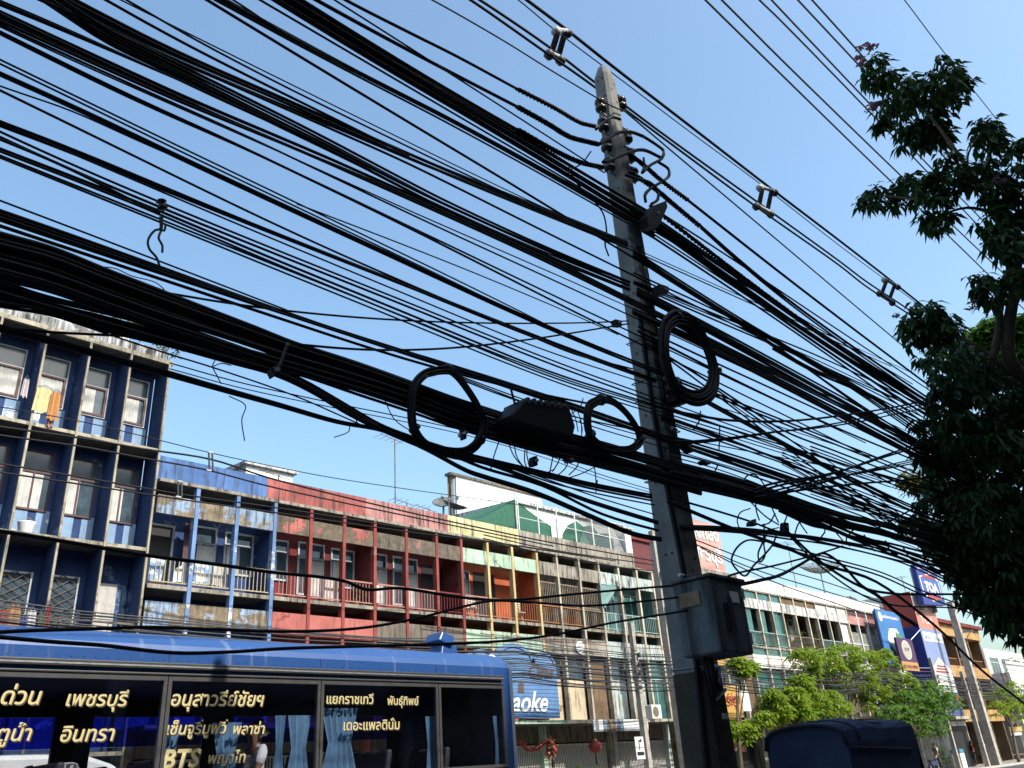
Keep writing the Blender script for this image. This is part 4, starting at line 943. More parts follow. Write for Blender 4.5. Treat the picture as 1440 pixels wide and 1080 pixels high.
rl('black cable hanging out of the lower right bundle', [(1096,713), (1140,733), (1161,740), (1202,756), (1244,768), (1300,786), (1348,800)], 5, 3.2, (10, 24))
rl('black cable in the lowest strand that meets the tree', [(971,742), (1013,744), (1065,748), (1110,754), (1148,758), (1202,768), (1240,777), (1273,787), (1327,812), (1365,830)], 4, 3.4, (5, 14))
rl('thin cable from the pole to the lowest right strand', [(955,703), (965,706), (1023,723), (1060,735), (1086,745), (1130,756), (1180,768)], w=2.6)
rl('stout cable sloping away to the far street corner', [(955,712), (967,717), (1027,742), (1107,771), (1159,794), (1232,818), (1315,880), (1380,942), (1440,989)], w=4.2)
rl('loose cable under the lower right bundle', [(1100,742), (1150,790), (1210,830), (1250,842), (1330,845)], 2, 3, (3, 18))
rl('thin cable reaching over the roofs to the blue roof sign', [(1086,765), (1159,785), (1240,808), (1300,835), (1370,860)], 2, 2, (3, 8))
def rr_(l, pts, n=1, w=3, s=(0, 0), **k): band(l, R4, pts, n, w, s, Y=YC-.12, **k)
rr_('loose line levelling out and rising to the tree', [(935,572), (946,577), (985,585), (1025,591), (1108,592), (1200,582), (1265,571), (1327,558), (1440,536)], w=3, right=2)
rr_('loose line from the small clamp rising to the tree', [(950,621), (963,622), (1023,617), (1086,608), (1140,602), (1203,592), (1270,577), (1440,546)], 2, 2.8, (2, 8), right=2)
rr_('rising line crossing the middle fan', [(1060,692), (1077,685), (1110,677), (1148,671), (1190,660), (1234,645), (1282,629), (1380,590), (1440,570)], 2, 2.6, (6, 5), right=2)
rr_('rising line lower across the middle fan', [(1080,696), (1140,681), (1180,671), (1223,662), (1307,644), (1440,612)], 3, 2.4, (8, 9), right=2)
rr_('rising line nearest the lower bundle', [(1060,700), (1120,690), (1209,680), (1260,676), (1323,669), (1440,648)], w=2.8, right=2)
rr_('short thin line rising to the lit twig', [(1230,745), (1290,712), (1330,690), (1380,668)], w=2)
rr_('drooping line that peaks left of the satellite dish', [(1010,828), (1042,822), (1070,816), (1094,810), (1120,797), (1148,781), (1157,778), (1168,782), (1190,800), (1211,823), (1235,838), (1262,862), (1290,880)], 2, 3.4, (2, 3))
rr_('slim line from the cabinet up to the lower right bundle', [(1000,822), (1030,808), (1086,796), (1144,781), (1185,768)], w=2.8)
rr_('loop of slack cable hanging under the lower right bundle', [(1076,762), (1050,760), (1033,775), (1029,790), (1036,801), (1047,810), (1060,795), (1075,780), (1087,765), (1092,752)], w=2.4)
rr_('narrow slack loop hanging under the lower right bundle', [(1075,738), (1073,760), (1066,780), (1068,790), (1076,780), (1074,765), (1078,750)], w=2.2)
rr_('wide slack loop under the lower bundle near the pole', [(1055,715), (1040,722), (1037,735), (1042,745), (1062,748), (1095,742)], w=1.6)

# short jumpers and stubs
GJ = 'short jumpers around the pole'
def jump(l, pts, w=2, Y=YC): band(l, GJ, pts, 1, w, Y=Y, wob=.004, jy=.02)
jump('jumper curving from the top left insulator over the pole face', [(838,182), (850,171), (862,165), (872,168)], 3.5)
jump('jumper curving from the second left insulator round the pole', [(842,203), (855,195), (868,187), (888,186), (905,192)], 4.5)
jump('jumper crossing the pole to the third right insulator', [(848,228), (860,225), (880,216), (905,211), (930,222)], 4.5)
jump('loop of stiff cable right of the pole head', [(905,192), (925,205), (933,212), (931,222), (915,232), (903,243)], 4)
jump('wide loop of stiff cable right of the pole head', [(926,228), (940,238), (941,246), (930,256), (915,265), (907,275), (908,284)], 4)
jump('lower loop of stiff cable right of the pole head', [(880,246), (897,252), (916,258), (925,268), (925,280), (916,287)], 4)
jump('short stub with clamp right of the pole head', [(905,222), (906,232), (903,243)], 3)
jump('long slack wire bowing left of the pole', [(800,235), (805,247), (815,262), (833,280), (848,300), (853,325), (851,345), (856,360)], 2.2)
jump('thin wire tied across to the third left insulator', [(831,213), (818,230), (801,240), (798,246)], 1.8)
for i, (x, y, dx, dy) in enumerate(((760,560,-6,18), (775,560,3,22), (788,568,6,25), (800,572,-8,30), (803,575,10,32), (812,578,6,32), (820,560,-20,25), (795,612,4,30), (815,590,2,28))):
    jump('fine fibre lead hanging by the splice closure', [(x, y), (x+dx*.3+3, y+dy*.4), (x+dx, y+dy)], 1.3)
for i, (pts) in enumerate(([(705,612), (695,640), (690,660)], [(712,612), (722,640), (735,655), (765,672)], [(722,615), (728,645), (752,668), (780,660)], [(740,618), (738,650), (745,665)], [(752,622), (741,634), (744,655)], [(780,630), (776,650), (773,665)], [(791,632), (785,650), (777,663)], [(800,634), (797,655), (780,672)], [(815,638), (812,655), (800,668)], [(825,640), (835,655), (838,675), (839,690)], [(845,652), (820,665), (800,672)], [(840,675), (838,692)])):
    jump('fine fibre lead dangling below the thick bundle', pts, 1.5)
for pts in ([(1080,700), (1088,720), (1095,735)], [(1110,715), (1105,730), (1100,742)], [(1120,718), (1125,735), (1135,750)], [(1133,722), (1122,738), (1118,750)], [(1062,700), (1064,720), (1068,732)], [(1050,700), (1075,725), (1095,738)], [(1090,722), (1082,735), (1072,738)], [(1150,728), (1160,745), (1155,755)], [(1165,735), (1175,748), (1185,760)], [(1200,745), (1190,760), (1195,768)], [(1215,752), (1222,765), (1230,775)], [(1245,760), (1252,775), (1262,780)], [(1047,682), (1048,672), (1060,667), (1070,675), (1075,683)], [(1009,655), (1004,665), (1000,672)], [(1012,600), (1012,615), (1011,632)], [(985,578), (984,590), (975,605)], [(1270,770), (1280,785), (1290,790)], [(1300,780), (1310,800), (1322,806)]):
    jump('stray wire end in the lower right bundle', pts, 1.8)
for pts in ([(305,490), (303,505), (299,515), (306,530), (311,540)], [(300,515), (312,511), (325,514)], [(322,557), (345,570), (340,590), (344,620)], [(0,332), (40,350), (60,362)], [(115,376), (160,377), (185,388), (220,398), (238,415)], [(492,600), (490,607), (470,615)], [(497,582), (505,600)], [(540,560), (555,590), (585,610)]):
    jump('fine loose wire end curling free of the bundle', pts, 1.3)
# ================================================================ HARDWARE ON THE LINES
def coil(label, pts, n, w, spread, closed=True, Y=YC-.07):
    t = thing('cable_coil', label, 'cable coil', at(pts[0][0], pts[0][1], Y), 'coils of spare cable hung on the lines')
    cx = sum(p[0] for p in pts)/len(pts); cy = sum(p[1] for p in pts)/len(pts)
    for k in range(n):
        s = 1+(k/(max(1, n-1))-.5)*spread*2; jx = rnd.uniform(-1.5, 1.5); jy = rnd.uniform(-1.5, 1.5); y = Y-.05+.1*rnd.random()
        P = [at(cx+(p[0]-cx)*s+jx, cy+(p[1]-cy)*s+jy, y) for p in pts]
        if closed: P = P+[P[0], P[1]]
        b = MB(); L = spline(P, 6); b.tube(L, w*.5*depth(L[0])/FPX, 6); b.build('turn', M['rubber'], t, True)
    b = MB()
    for i in (0, len(pts)//3, 2*len(pts)//3):
        p = at(pts[i][0], pts[i][1], Y); q = at(pts[(i+1) % len(pts)][0], pts[(i+1) % len(pts)][1], Y); d = (q-p).normalized()
        b.tube([p-d*.012, p+d*.012], spread*.42, 8)
    b.build('tie', M['rubber_grey'], t, True)
coil('round coil of spare cable hung on the bundle at the left', [(630,519), (600,524), (583,543), (579,575), (583,603), (598,624), (630,634), (658,633), (675,618), (682,597), (672,570), (655,543), (640,525)], 10, 3.2, .085)
coil('smaller coil of spare cable next to the pole', [(845,562), (830,570), (826,590), (830,612), (845,626), (870,632), (890,630), (900,618), (893,598), (880,580), (862,565)], 9, 3.2, .11)
coil('long thick coil of cable strapped to the right side of the pole', [(950,447), (938,458), (934,480), (937,510), (948,540), (965,556), (985,560), (1001,548), (1005,522), (998,495), (985,468), (970,451)], 22, 3.6, .17)
def spacer(label, hi, lo_):
    a = [at(*hi[0], 3.98), at(*hi[1], 4.1)]; c = [at(*lo_[0], 3.94), at(*lo_[1], 3.94)]
    t = thing('line_spacer', label, 'insulator', c[0], 'grey insulated spacers on the top lines')
    for p, q in ((a[0], a[1]), (c[0], c[1])):
        b = MB(); b.tube([p, p.lerp(q, .33), p.lerp(q, .66), q], [.035, .03, .03, .035], 8); b.build('clamp_arm', M['spacer'], t, True)
    for p in (a[0], a[1], c[0], c[1]):
        b = MB(); b.lathe(p-V(.05, 0, 0.02), (1, 0, -.25), [(0, .03), (.02, .055), (.08, .055), (.1, .03)], 10); b.build('clamp', M['spacer'] if p is a[0] else M['rubber_grey'], t, True)
    for u in (.2, .8):
        p = a[0].lerp(a[1], u); q = c[0].lerp(c[1], u); b = MB(); n = 13
        b.tube([p, q], .016, 6)
        ax = (q-p)
        for i in range(n):
            b.lathe(p+ax*((i+1)/(n+1)), ax, [(-.004, .016), (0, .036), (.004, .016)], 8)
        b.build('ribbed_rod', M['rubber_grey'], t)
spacer('grey line spacer nearest the pole head', ((782,42), (798,44)), ((772,74), (788,82)))
spacer('grey line spacer midway to the tree', ((1068,262), (1089,269)), ((1063,288), (1083,299)))
spacer('small grey line spacer nearest the tree', ((1243,392), (1262,402)), ((1236,411), (1254,424)))
# splice closure
t = thing('splice_closure', 'ribbed black splice closure riding on the thick bundle', 'splice box', at(750, 600, YC-.08))
a = at(704, 585, YC-.1); c = at(792, 607, YC-.1); d = (c-a)
up_ = V(0, 0, .2)
b = MB(); y0, y1 = YC-.2, YC
pa = [at(704,590,YC-.1), at(724,568,YC-.1), at(785,577,YC-.1), at(794,606,YC-.1), at(790,622,YC-.1), at(706,600,YC-.1)]
b.hull([(p.x, y0, p.z) for p in pa], [(p.x, y1, p.z) for p in pa]); b.build('shell', M['rubber'], t, bevel=.012)
b = MB()
for k in range(7):
    p = at(727+k*9, 569+k*1.3, YC-.1); b.box(p.x-.012, p.x+.012, y0-.008, y1+.008, p.z-.03, p.z+.012)
b.build('rib', M['rubber_grey'], t)
b = MB(); p = pa[1]; q = at(718, 545, YC-.1); b.tube([p, q], .008); p = pa[2]; q = at(775, 556, YC-.1); b.tube([p, q], .008); b.build('hanger', M['rubber'], t)
def clampbox(name, label, pts, Y, th, mat=None):
    t = thing(name, label, 'line clamp', at(pts[0][0], pts[0][1], Y), 'clamps and small boxes on the lines')
    P = [at(p[0], p[1], Y) for p in pts]
    b = MB(); b.hull([(p.x, Y-th/2, p.z) for p in P], [(p.x, Y+th/2, p.z) for p in P]); b.build('body', mat or M['rubber'], t, bevel=.006)
    b = MB(); c = sum(P, V(0, 0, 0))/len(P); b.lathe(c+V(0, -th/2-.015, 0), (0, 1, 0), [(0, .012), (th+.03, .012)], 6); b.build('bolt', M['steel'], t)
    return t
clampbox('terminal_box', 'small dark terminal box right of the pole under the long coil', [(944,548), (955,556), (960,570), (946,572), (941,566)], YC, .14)
clampbox('cable_clamp', 'small clamp on the loose line left of the pole', [(862,450), (871,452), (872,460), (863,459)], YC, .05)
clampbox('cable_clamp', 'dark clamp block at the thick strand right of the pole head', [(914,292), (930,286), (932,295), (920,322), (905,322), (903,308)], YC-.06, .12)
clampbox('cable_clamp', 'clamp on the pole right above the long coil', [(922,402), (934,406), (935,415), (924,416)], YC-.06, .1)
clampbox('cable_clamp', 'clamp of the loose rising line right of the pole', [(958,620), (966,628), (974,636), (968,638), (956,626)], YC-.1, .06)
clampbox('cable_clamp', 'tiny clamp in the fan just above the lower right bundle', [(984,648), (996,650), (996,654), (985,653)], YC-.1, .05)
clampbox('cable_clamp', 'clamp dangling in the lower right bundle', [(1100,735), (1106,736), (1107,748), (1099,748)], YC-.1, .05)
clampbox('cable_clamp', 'clamp on the low line left of the lower right bundle', [(1053,734), (1060,730), (1061,740), (1052,740)], YC-.1, .05)
clampbox('cable_clamp', 'buckle of the tie on the thick bundle in the left', [(378,520), (388,514), (391,526), (382,532)], YC-.22, .05)
clampbox('fibre_closure', 'short black sleeve dangling below the splice closure', [(747,643), (752,642), (753,656), (747,656)], YC-.05, .05)
clampbox('fibre_closure', 'short flat sleeve below the thick bundle', [(793,645), (806,648), (806,651), (794,648)], YC-.05, .04)
clampbox('cable_clip', 'pair of dangling clips inside the round coil', [(648,603), (651,602), (654,618), (650,619)], YC-.05, .04)
b = MB(); r0 = [(405,482), (398,500), (392,516), (385,528)]
for k in range(2):
    P = [at(p[0]+k*3-k*p[1]*.004, p[1]+k*.8, YC-.24) for p in r0]; b.tube(spline(P, 4), .007, 5)
o = b.build('bundle_tie', M['rubber_grey'], None, True); tag(o, 'cord lashed round the thick lower bundle left of the big coil', 'cable tie')
# spool hanging on the wires
t = thing('spool_insulator', 'dark spool insulator left hanging on the wires with curled tie wire', 'insulator', at(228, 294, YC))
p = at(228, 291, YC-.06); b = MB(); b.lathe(p+V(-.01, 0, .035), (.3, 0, -1), [(0, .02), (.008, .026), (.016, .014), (.03, .014), (.038, .026), (.048, .022)], 14); b.build('spool', M['porcelain'], t, True)
b = MB()
for pts in ([(225,305), (225,322), (218,324), (208,338), (210,350), (220,362), (224,373)], [(228,305), (227,322), (224,330), (223,335), (228,345), (228,355)], [(233,316), (231,324), (226,323)]):
    b.tube(spline([at(q[0], q[1], YC-.05) for q in pts], 5), .006, 5)
b.build('tie_wire', M['rubber_grey'], t)

# ================================================================ FAR SIDE POLES AND LINES
def far_pole(label, foot, top, Y, w, arms=(), h=None):
    a = at(foot[0], foot[1], Y); c = at(top[0], top[1], Y); x = (a.x+c.x)/2; z = c.z
    t = thing('utility_pole', label, 'utility pole', (x, Y, 0), 'utility poles along the far pavement')
    b = MB(); b.hull([(x-w, Y-w, 0), (x+w, Y-w, 0), (x+w, Y+w, 0), (x-w, Y+w, 0)], [(x-w*.7, Y-w*.7, z), (x+w*.7, Y-w*.7, z), (x+w*.7, Y+w*.7, z), (x-w*.7, Y+w*.7, z)]); b.build('shaft', M['pole_far'], t)
    for za in arms:
        b = MB(); b.box(x-.06, x+.06, Y-1.0, Y-w-.003, za, za+.12); b.tube([(x, Y-.8, za), (x, Y-w, za-.6)], .025); b.build('crossarm', M['steel'], t)
    b = MB()
    for i in range(3): b.lathe((x-.05+.05*i, Y-w-.06, 4.9+.35*i), (0, 0, 1), [(0, .05), (.1, .06), (.2, .04)], 8)
    b.build('spool_insulator', M['porcelain'], t)
    return t
far_pole('slim concrete pole standing in front of the pale shophouse gate', (908,1060), (888,876), 21.0, .13)
far_pole('concrete pole with crossarm half hidden by the near pole', (948,1000), (920,748), 21.9, .17, (9.6, 8.0))
far_pole('stout concrete pole leaning into the far right of the row', (1400,1062), (1333,846), 20.9, .3, (9.0,))
far_pole('thin pale pole in front of the sign house', (1345,1060), (1306,925), 20.7, .13)
far_pole('second thin pole left of the stout far pole', (1386,1062), (1350,944), 20.8, .15)
GR = 'roadside lines along the far pavement'
def roadline(label, Y, z, r, x0=-14, x1=118, sag=.25, mat=None):
    sup = [x0]+[q for q in (4, 22, 34.2, 50, 64, 78) if q > x0+1]+[x1]; pts = []
    for a, c in zip(sup[:-1], sup[1:]):
        for i in range(6):
            u = i/6; pts.append(V(a+(c-a)*u, Y+rnd.uniform(-.05, .05), z-sag*4*u*(1-u)*(c-a)/15+rnd.uniform(-.03, .03)))
    pts.append(V(x1, Y, z)); b = MB(); b.tube(pts, r, 5); o = b.build('cable', mat or M['rubber_grey'], None, True); tag(o, label, 'cable', GR)
for k in range(24): roadline('grey telecom line in the sagging sheaf along the far pavement', 20.95+rnd.uniform(-.25, .2), 4.55+k*.062, rnd.choice((.012, .018, .026)), sag=rnd.uniform(.1, .3))
roadline('reddish line on top of the far sheaf', 20.8, 6.02, .016, x0=20, sag=.05, mat=plain('red_sheath', hexc('#a8584c'), .5))
GM = 'medium voltage lines in front of the blue and red shophouses'
for lab, pts, w in (('upper black line with the small spacer before the blue parapet', [(0,600), (120,617), (200,631), (297,646), (375,671), (460,693), (560,717), (660,739), (760,760), (860,778)], 2.4), ('second black line before the blue parapet', [(0,612), (120,629), (200,644), (287,660), (375,683), (460,702), (560,723), (700,752)], 2.2),
                    ('black line with spacer across the blue transom', [(0,652), (120,672), (200,686), (253,695), (375,712), (460,725), (560,741), (660,757), (760,772), (860,786)], 2.0), ('lower black line across the blue transom', [(0,664), (120,682), (200,694), (253,702), (375,719), (560,746), (700,764), (800,779)], 2.0),
                    ('hair-thin wire over the blue parapet', [(0,572), (120,594), (200,613), (297,637), (380,655), (463,671), (560,686), (660,700)], 1.2)):
    band(lab, GM, pts, 1, w, Y=20.6, left=4, right=3, jy=0, wob=.0)
for (a, c, lab) in (((296,637), (297,661), 'small spacer on the lines before the blue parapet'), ((253,678), (253,698), 'small spacer on the lines before the blue transom')):
    p = at(*a, 20.55); q = at(*c, 20.55); t = thing('line_spacer', lab, 'insulator', q, 'spacers on the far lines')
    for s in (-.05, .05):
        b = MB(); b.tube([p+V(s, 0, 0), q+V(s, 0, 0)], [.025, .025], 6); b.build('ribbed_rod', M['rubber_grey'], t)
    b = MB(); b.box(p.x-.07, p.x+.07, 20.53, 20.57, p.z, p.z+.04); b.box(p.x-.07, p.x+.07, 20.53, 20.57, q.z-.04, q.z); b.build('clamp_arm', M['spacer'], t)
GS = 'service wires strung to the shophouse roofs'
for lab, pts in (('thin service wire over the concrete parapet', [(680,752), (760,770), (840,783), (905,792)]), ('second thin service wire over the concrete parapet', [(680,757), (770,780), (850,795), (920,803)]), ('thin service wire over the white parapet', [(975,758), (1060,790), (1150,815), (1240,845), (1300,862)]), ('second thin service wire over the white parapet', [(975,764), (1060,800), (1150,828), (1250,858)]), ('thin service wire to the white shophouse', [(985,770), (1080,815), (1180,850), (1230,868)])):
    band(lab, GS, pts, 1, 1.4, Y=21.2, jy=.1, wob=0)
# ================================================================ LETTERING
def lettering(s, parent, x0, x1, zb, Y, mat, h=None, shear=0.0, bold=0.0, name='lettering', ext=.004, outline=None):
    """text standing on the plane y = Y, read from the street; fitted to x0..x1"""
    cu = bpy.data.curves.new(name, 'FONT'); cu.body = s; cu.offset = bold; cu.extrude = 0.0; cu.resolution_u = 3
    cu.shear = shear
    ob = bpy.data.objects.new(name, cu); COL.objects.link(ob)
    dg = bpy.context.evaluated_depsgraph_get(); dg.update()
    me = bpy.data.meshes.new_from_object(ob.evaluated_get(dg))
    bpy.data.objects.remove(ob)
    if not len(me.vertices): return None
    xs = [v.co.x for v in me.vertices]
    w = max(xs)-min(xs); k = (x1-x0)/w; kz = k if h is None else h/max(v.co.y for v in me.vertices)
    org = wloc(parent)
    for v in me.vertices:
        v.co = (x0+(v.co.x-min(xs))*k-org.x, Y-org.y, zb+v.co.y*kz-org.z)
    me.materials.append(mat); me.update()
    o = bpy.data.objects.new(name, me); COL.objects.link(o); o.parent = parent
    if outline:
        me2 = me.copy(); me2.materials.clear(); me2.materials.append(outline)
        for v in me2.vertices: v.co = (v.co.x+.012, v.co.y+.003, v.co.z-.012)
        o2 = bpy.data.objects.new('letter_shade', me2); COL.objects.link(o2); o2.parent = o
    return o

# ================================================================ BUS
BUSB = plain('bus_blue_paint', hexc('#165fb4'), .32, var=.08, scale=1.2, spec=.5)
BUSP = BUSB.node_tree.nodes['Principled BSDF']; BUSP.inputs['Coat Weight'].default_value = .35; BUSP.inputs['Coat Roughness'].default_value = .15
def bus_dirt():
    t = BUSB.node_tree; src = BUSP.inputs['Base Color'].links[0].from_socket
    st = ramp(t, noise(t, 1.0, 4, .6, stretch=(9, 2, .5)), .6, .85)
    mm = t.nodes.new('ShaderNodeMath'); mm.operation = 'MULTIPLY'; mm.inputs[1].default_value = .55
    t.links.new(st, mm.inputs[0])
    t.links.new(mix(t, mm.outputs[0], src, (.30, .33, .40)), BUSP.inputs['Base Color'])
bus_dirt()
def bus():
    t = thing('bus', 'long blue city bus with gold Thai lettering on its dark windows', 'bus', (3.4, 10.2, -.12))
    prof = [(9.0, .25), (9.0, 1.72), (9.0, 2.80), (9.0, 3.05), (9.035, 3.12), (9.2, 3.24), (9.55, 3.315), (10.25, 3.36)]
    prof = prof + [(20.5-y, z) for (y, z) in prof[-2::-1]]
    st = [(-2.75, .12), (-2.65, .03), (-2.4, 0), (9.06, 0), (9.2, .012), (9.3, .05), (9.36, .14)]
    def sec(x, ins): return [V(x, 10.25+(y-10.25)*(1-ins/1.25), .25+(z-.25)*(1-ins*.45/3.1)) for (y, z) in prof]
    S = [sec(*s) for s in st]; b = MB(); nseg = len(prof)-1
    for i in range(len(S)-1):
        for j in range(nseg):
            if i == 2 and j in (1, nseg-2): continue
            b.quad(S[i][j], S[i+1][j], S[i+1][j+1], S[i][j+1])
    b.poly(S[-1]); b.poly(S[0][::-1])
    body = b.build('body', BUSB, t)
    # drip rail
    b = MB(); b.box(-2.3, 9.02, 8.955, 8.998, 2.865, 2.93); b.box(-2.3, 9.02, 8.965, 8.998, 2.805, 2.83); b.build('drip_rail', plain('black_trim', (.03, .03, .032), .5), t, bevel=.008)
    b = MB(); b.box(-2.3, 9.02, 8.950, 8.956, 2.885, 2.9); b.build('chrome_strip', M['steel'], t)
    for x in (-1.6, .3, 2.17, 4.06, 5.94, 7.79):
        b = MB(); b.box(x-.004, x+.004, 8.993, 8.9992, 2.95, 3.05); b.box(x-.004, x+.004, 8.993, 8.9992, .3, 1.7); b.build('panel_seam', plain('seam_shadow', (.03, .06, .14), .6) if 'seam_shadow' not in bpy.data.materials else bpy.data.materials['seam_shadow'], t)  # thin dark joint lines between the side panels
        b = MB()
        for k in range(16): b.lathe((x+.1+k*.115, 8.9985, 2.965), (0, -1, 0), [(0, .008), (.004, .006)], 6)
        b.build('rivet_row', BUSB, t)
    fr = plain('dull_window_alloy', (.09, .09, .09), .4, .5, .2)
    gl = glassy('tinted_bus_glass', (.80, .81, .84), rough=.03, refl=.3)
    xs = [-2.38, -1.6, .3, 2.17, 4.06, 5.94, 7.79, 9.04]
    for a, c in zip(xs[:-1], xs[1:]):
        f = MB(); f.box(a+.005, a+.045, 8.975, 9.03, 1.725, 2.795); f.box(c-.045, c-.005, 8.975, 9.03, 1.725, 2.795); f.box(a+.046, c-.046, 8.975, 9.03, 1.725, 1.765); f.box(a+.046, c-.046, 8.975, 9.03, 2.755, 2.795)
        w = f.build('window', fr, t)
        g = MB(); g.box(a+.046, c-.046, 9.0, 9.006, 1.766, 2.754); g.build('pane', gl, w)
    # far side windows: blue film above, clear below
    film = glassy('blue_sun_film', (.22, .25, .88), rough=.1); clear = glassy('clear_bus_glass', (.93, .94, .94), rough=.05)
    dk = plain('dark_bus_lining', (.07, .072, .08), .8)
    for a, c in zip(xs[:-1], xs[1:]):
        f = MB(); f.box(a, a+.22, 11.44, 11.498, 1.722, 2.798); f.box(c-.22, c, 11.44, 11.498, 1.722, 2.798); f.box(a+.221, c-.221, 11.44, 11.498, 2.62, 2.798)
        w = f.build('window', dk, t)
        g = MB(); g.box(a+.222, c-.222, 11.46, 11.466, 2.27, 2.618); g.build('film', film, w)
        g = MB(); g.box(a+.222, c-.222, 11.46, 11.466, 1.73, 2.266); g.build('pane', clear, w)
    b = MB(); b.box(-2.35, 9.0, 9.03, 11.43, .98, 1.0); b.box(-2.35, 9.0, 9.03, 11.43, 2.82, 2.84); b.box(-2.36, -2.34, 9.03, 11.43, 1.0, 2.82); b.box(9.01, 9.03, 9.03, 11.43, 1.0, 2.82); b.build('interior', dk, t)
    seat = plain('seat_vinyl', (.05, .045, .06), .6)
    proto = None
    for r in range(11):
        for yy in (9.1, 10.55):
            x = -1.9+r*.98
            if proto is None:
                m = MB(); m.hull([(x, yy, 1.35), (x+.1, yy, 1.35), (x+.1, yy+.85, 1.35), (x, yy+.85, 1.35)], [(x+.14, yy+.03, 2.02), (x+.22, yy+.03, 2.02), (x+.22, yy+.82, 2.02), (x+.14, yy+.82, 2.02)]); m.box(x-.4, x+.1, yy, yy+.85, 1.25, 1.349); m.box(x-.3, x, yy+.2, yy+.6, 1.002, 1.249)
                proto = m.build('seat', seat, t, bevel=.03); base = (x, yy)
            else:
                o = proto.copy(); COL.objects.link(o); o.parent = t; o.location = (x-base[0], yy-base[1], 0)
    cv = MB(); p = at(93, 1062, 9.35); 
    cv.hull([(p.x-.32, 9.2, 1.6), (p.x+.2, 9.2, 1.6), (p.x+.2, 9.6, 1.6), (p.x-.32, 9.6, 1.6)], [(p.x-.12, 9.25, 2.02), (p.x+.12, 9.25, 2.02), (p.x+.12, 9.55, 2.02), (p.x-.12, 9.55, 2.02)]); cv.build('seat_cover', M['shelf_cloth'], t, bevel=.06)
    # curtains
    cm = plain('blue_curtain', (.16, .30, .45), .9, var=.3, scale=6)
    for (pa, pb, ztop, zb) in ((222, 252, 2.3, 1.7), (297, 338, 2.35, 1.72), (385, 400, 2.42, 1.72), (403, 436, 2.42, 1.72), (450, 505, 2.5, 1.72), (598, 612, 2.4, 1.72), (694, 705, 2.4, 1.75)):
        xa = at(pa, 1040, 9.1).x; xb = at(pb, 1040, 9.1).x; n = max(4, int((xb-xa)/.05)); c = MB()
        for i in range(n):
            u0 = xa+(xb-xa)*i/n; u1 = xa+(xb-xa)*(i+1)/n; y0 = 9.09+.035*(i % 2); y1 = 9.09+.035*((i+1) % 2); k0 = .62; xm = (xa+xb)/2
            c.quad((u0, y0, zb), (u1, y1, zb), (xm+(u1-xm)*k0, y1, (ztop+zb)/2), (xm+(u0-xm)*k0, y0, (ztop+zb)/2)); c.quad((xm+(u0-xm)*k0, y0, (ztop+zb)/2), (xm+(u1-xm)*k0, y1, (ztop+zb)/2), (u1, y1, ztop), (u0, y0, ztop))
        c.build('curtain', cm, t)
    # wheels, lamps, roof bits
    for x in (0.2, 6.6):
        w = MB(); w.lathe((x, 9.01, .36), (0, 1, 0), [(0, .3), (.02, .46), (.22, .48), (.26, .44)], 24); wh = w.build('wheel', M['rubber'], t, False); w = MB(); w.lathe((x, 8.985, .36), (0, 1, 0), [(0, .1), (.02, .27)], 20); w.build('rim', M['steel'], wh)
        w = MB(); w.lathe((x, 11.23, .36), (0, 1, 0), [(0, .44), (.04, .48), (.24, .46), (.26, .3)], 24); w.build('wheel', M['rubber'], t)
    b = MB(); b.box(9.37, 9.40, 9.4, 11.1, 1.7, 2.7); b.build('rear_window', M['win'], t)
    p = at(622, 903, 9.9); b = MB(); q = V(p.x, 9.9, 3.33)
    b.hull([(q.x-.16, 9.75, 3.3), (q.x+.2, 9.75, 3.3), (q.x+.2, 10.1, 3.3), (q.x-.16, 10.1, 3.3)], [(q.x-.1, 9.78, 3.5), (q.x+.16, 9.78, 3.5), (q.x+.16, 10.05, 3.5), (q.x-.1, 10.05, 3.5)])
    b.hull([(q.x-.22, 9.72, 3.52), (q.x+.06, 9.72, 3.44), (q.x+.06, 10.1, 3.44), (q.x-.22, 10.1, 3.52)], [(q.x-.12, 9.75, 3.66), (q.x+.14, 9.75, 3.6), (q.x+.14, 10.08, 3.6), (q.x-.12, 10.08, 3.66)]); b.build('roof_vent', BUSB, t, bevel=.02)
    b = MB(); b.lathe((9.1, 9.25, 3.215), (.2, -.5, 1), [(0, .07), (.03, .065), (.05, .03)], 12); b.build('marker_lamp', M['offwhite'], t, True)
    b = MB(); b.box(4.1, 5.3, 10.3, 11.0, 3.33, 3.44); b.build('roof_hatch', BUSB, t, bevel=.03)
    gold = plain('gold_lettering', hexc('#f2dc8a'), .5, var=.06)
    edge = plain('dark_letter_edge', (.05, .035, .02), .6)
    def line(s, pa, pb, py, sh=.18, bold=.014):
        a = at(pa, py, 8.988); c = at(pb, py, 8.988)
        return lettering(s, t, a.x, c.x, (a.z+c.z)/2, 8.988, gold, shear=sh, bold=bold, outline=edge)
    line('ด่วน', 0, 57, 990); line('เพชรบุรี', 92, 179, 992.5)
    line('ประตูน้ำ', -52, 43, 1042); line('อินทรา', 84, 160, 1042)
    line('อนุสาวรีย์ชัยฯ', 240, 371, 992.5); line('เซ็นจูรี่มูฟวี่', 233, 319, 1032); line('พลาซ่า', 328, 372, 1032); line('พญาไท', 293, 345, 1073)
    line('BTS', 227, 281, 1079, .2, .03)
    line('แยกราชเทวี', 459, 525, 989.5, .05); line('พันธุ์ทิพย์', 545, 589, 991, .05); line('เดอะแพลตินั่ม', 483, 562, 1026, .05)
    return t
BUS = bus()

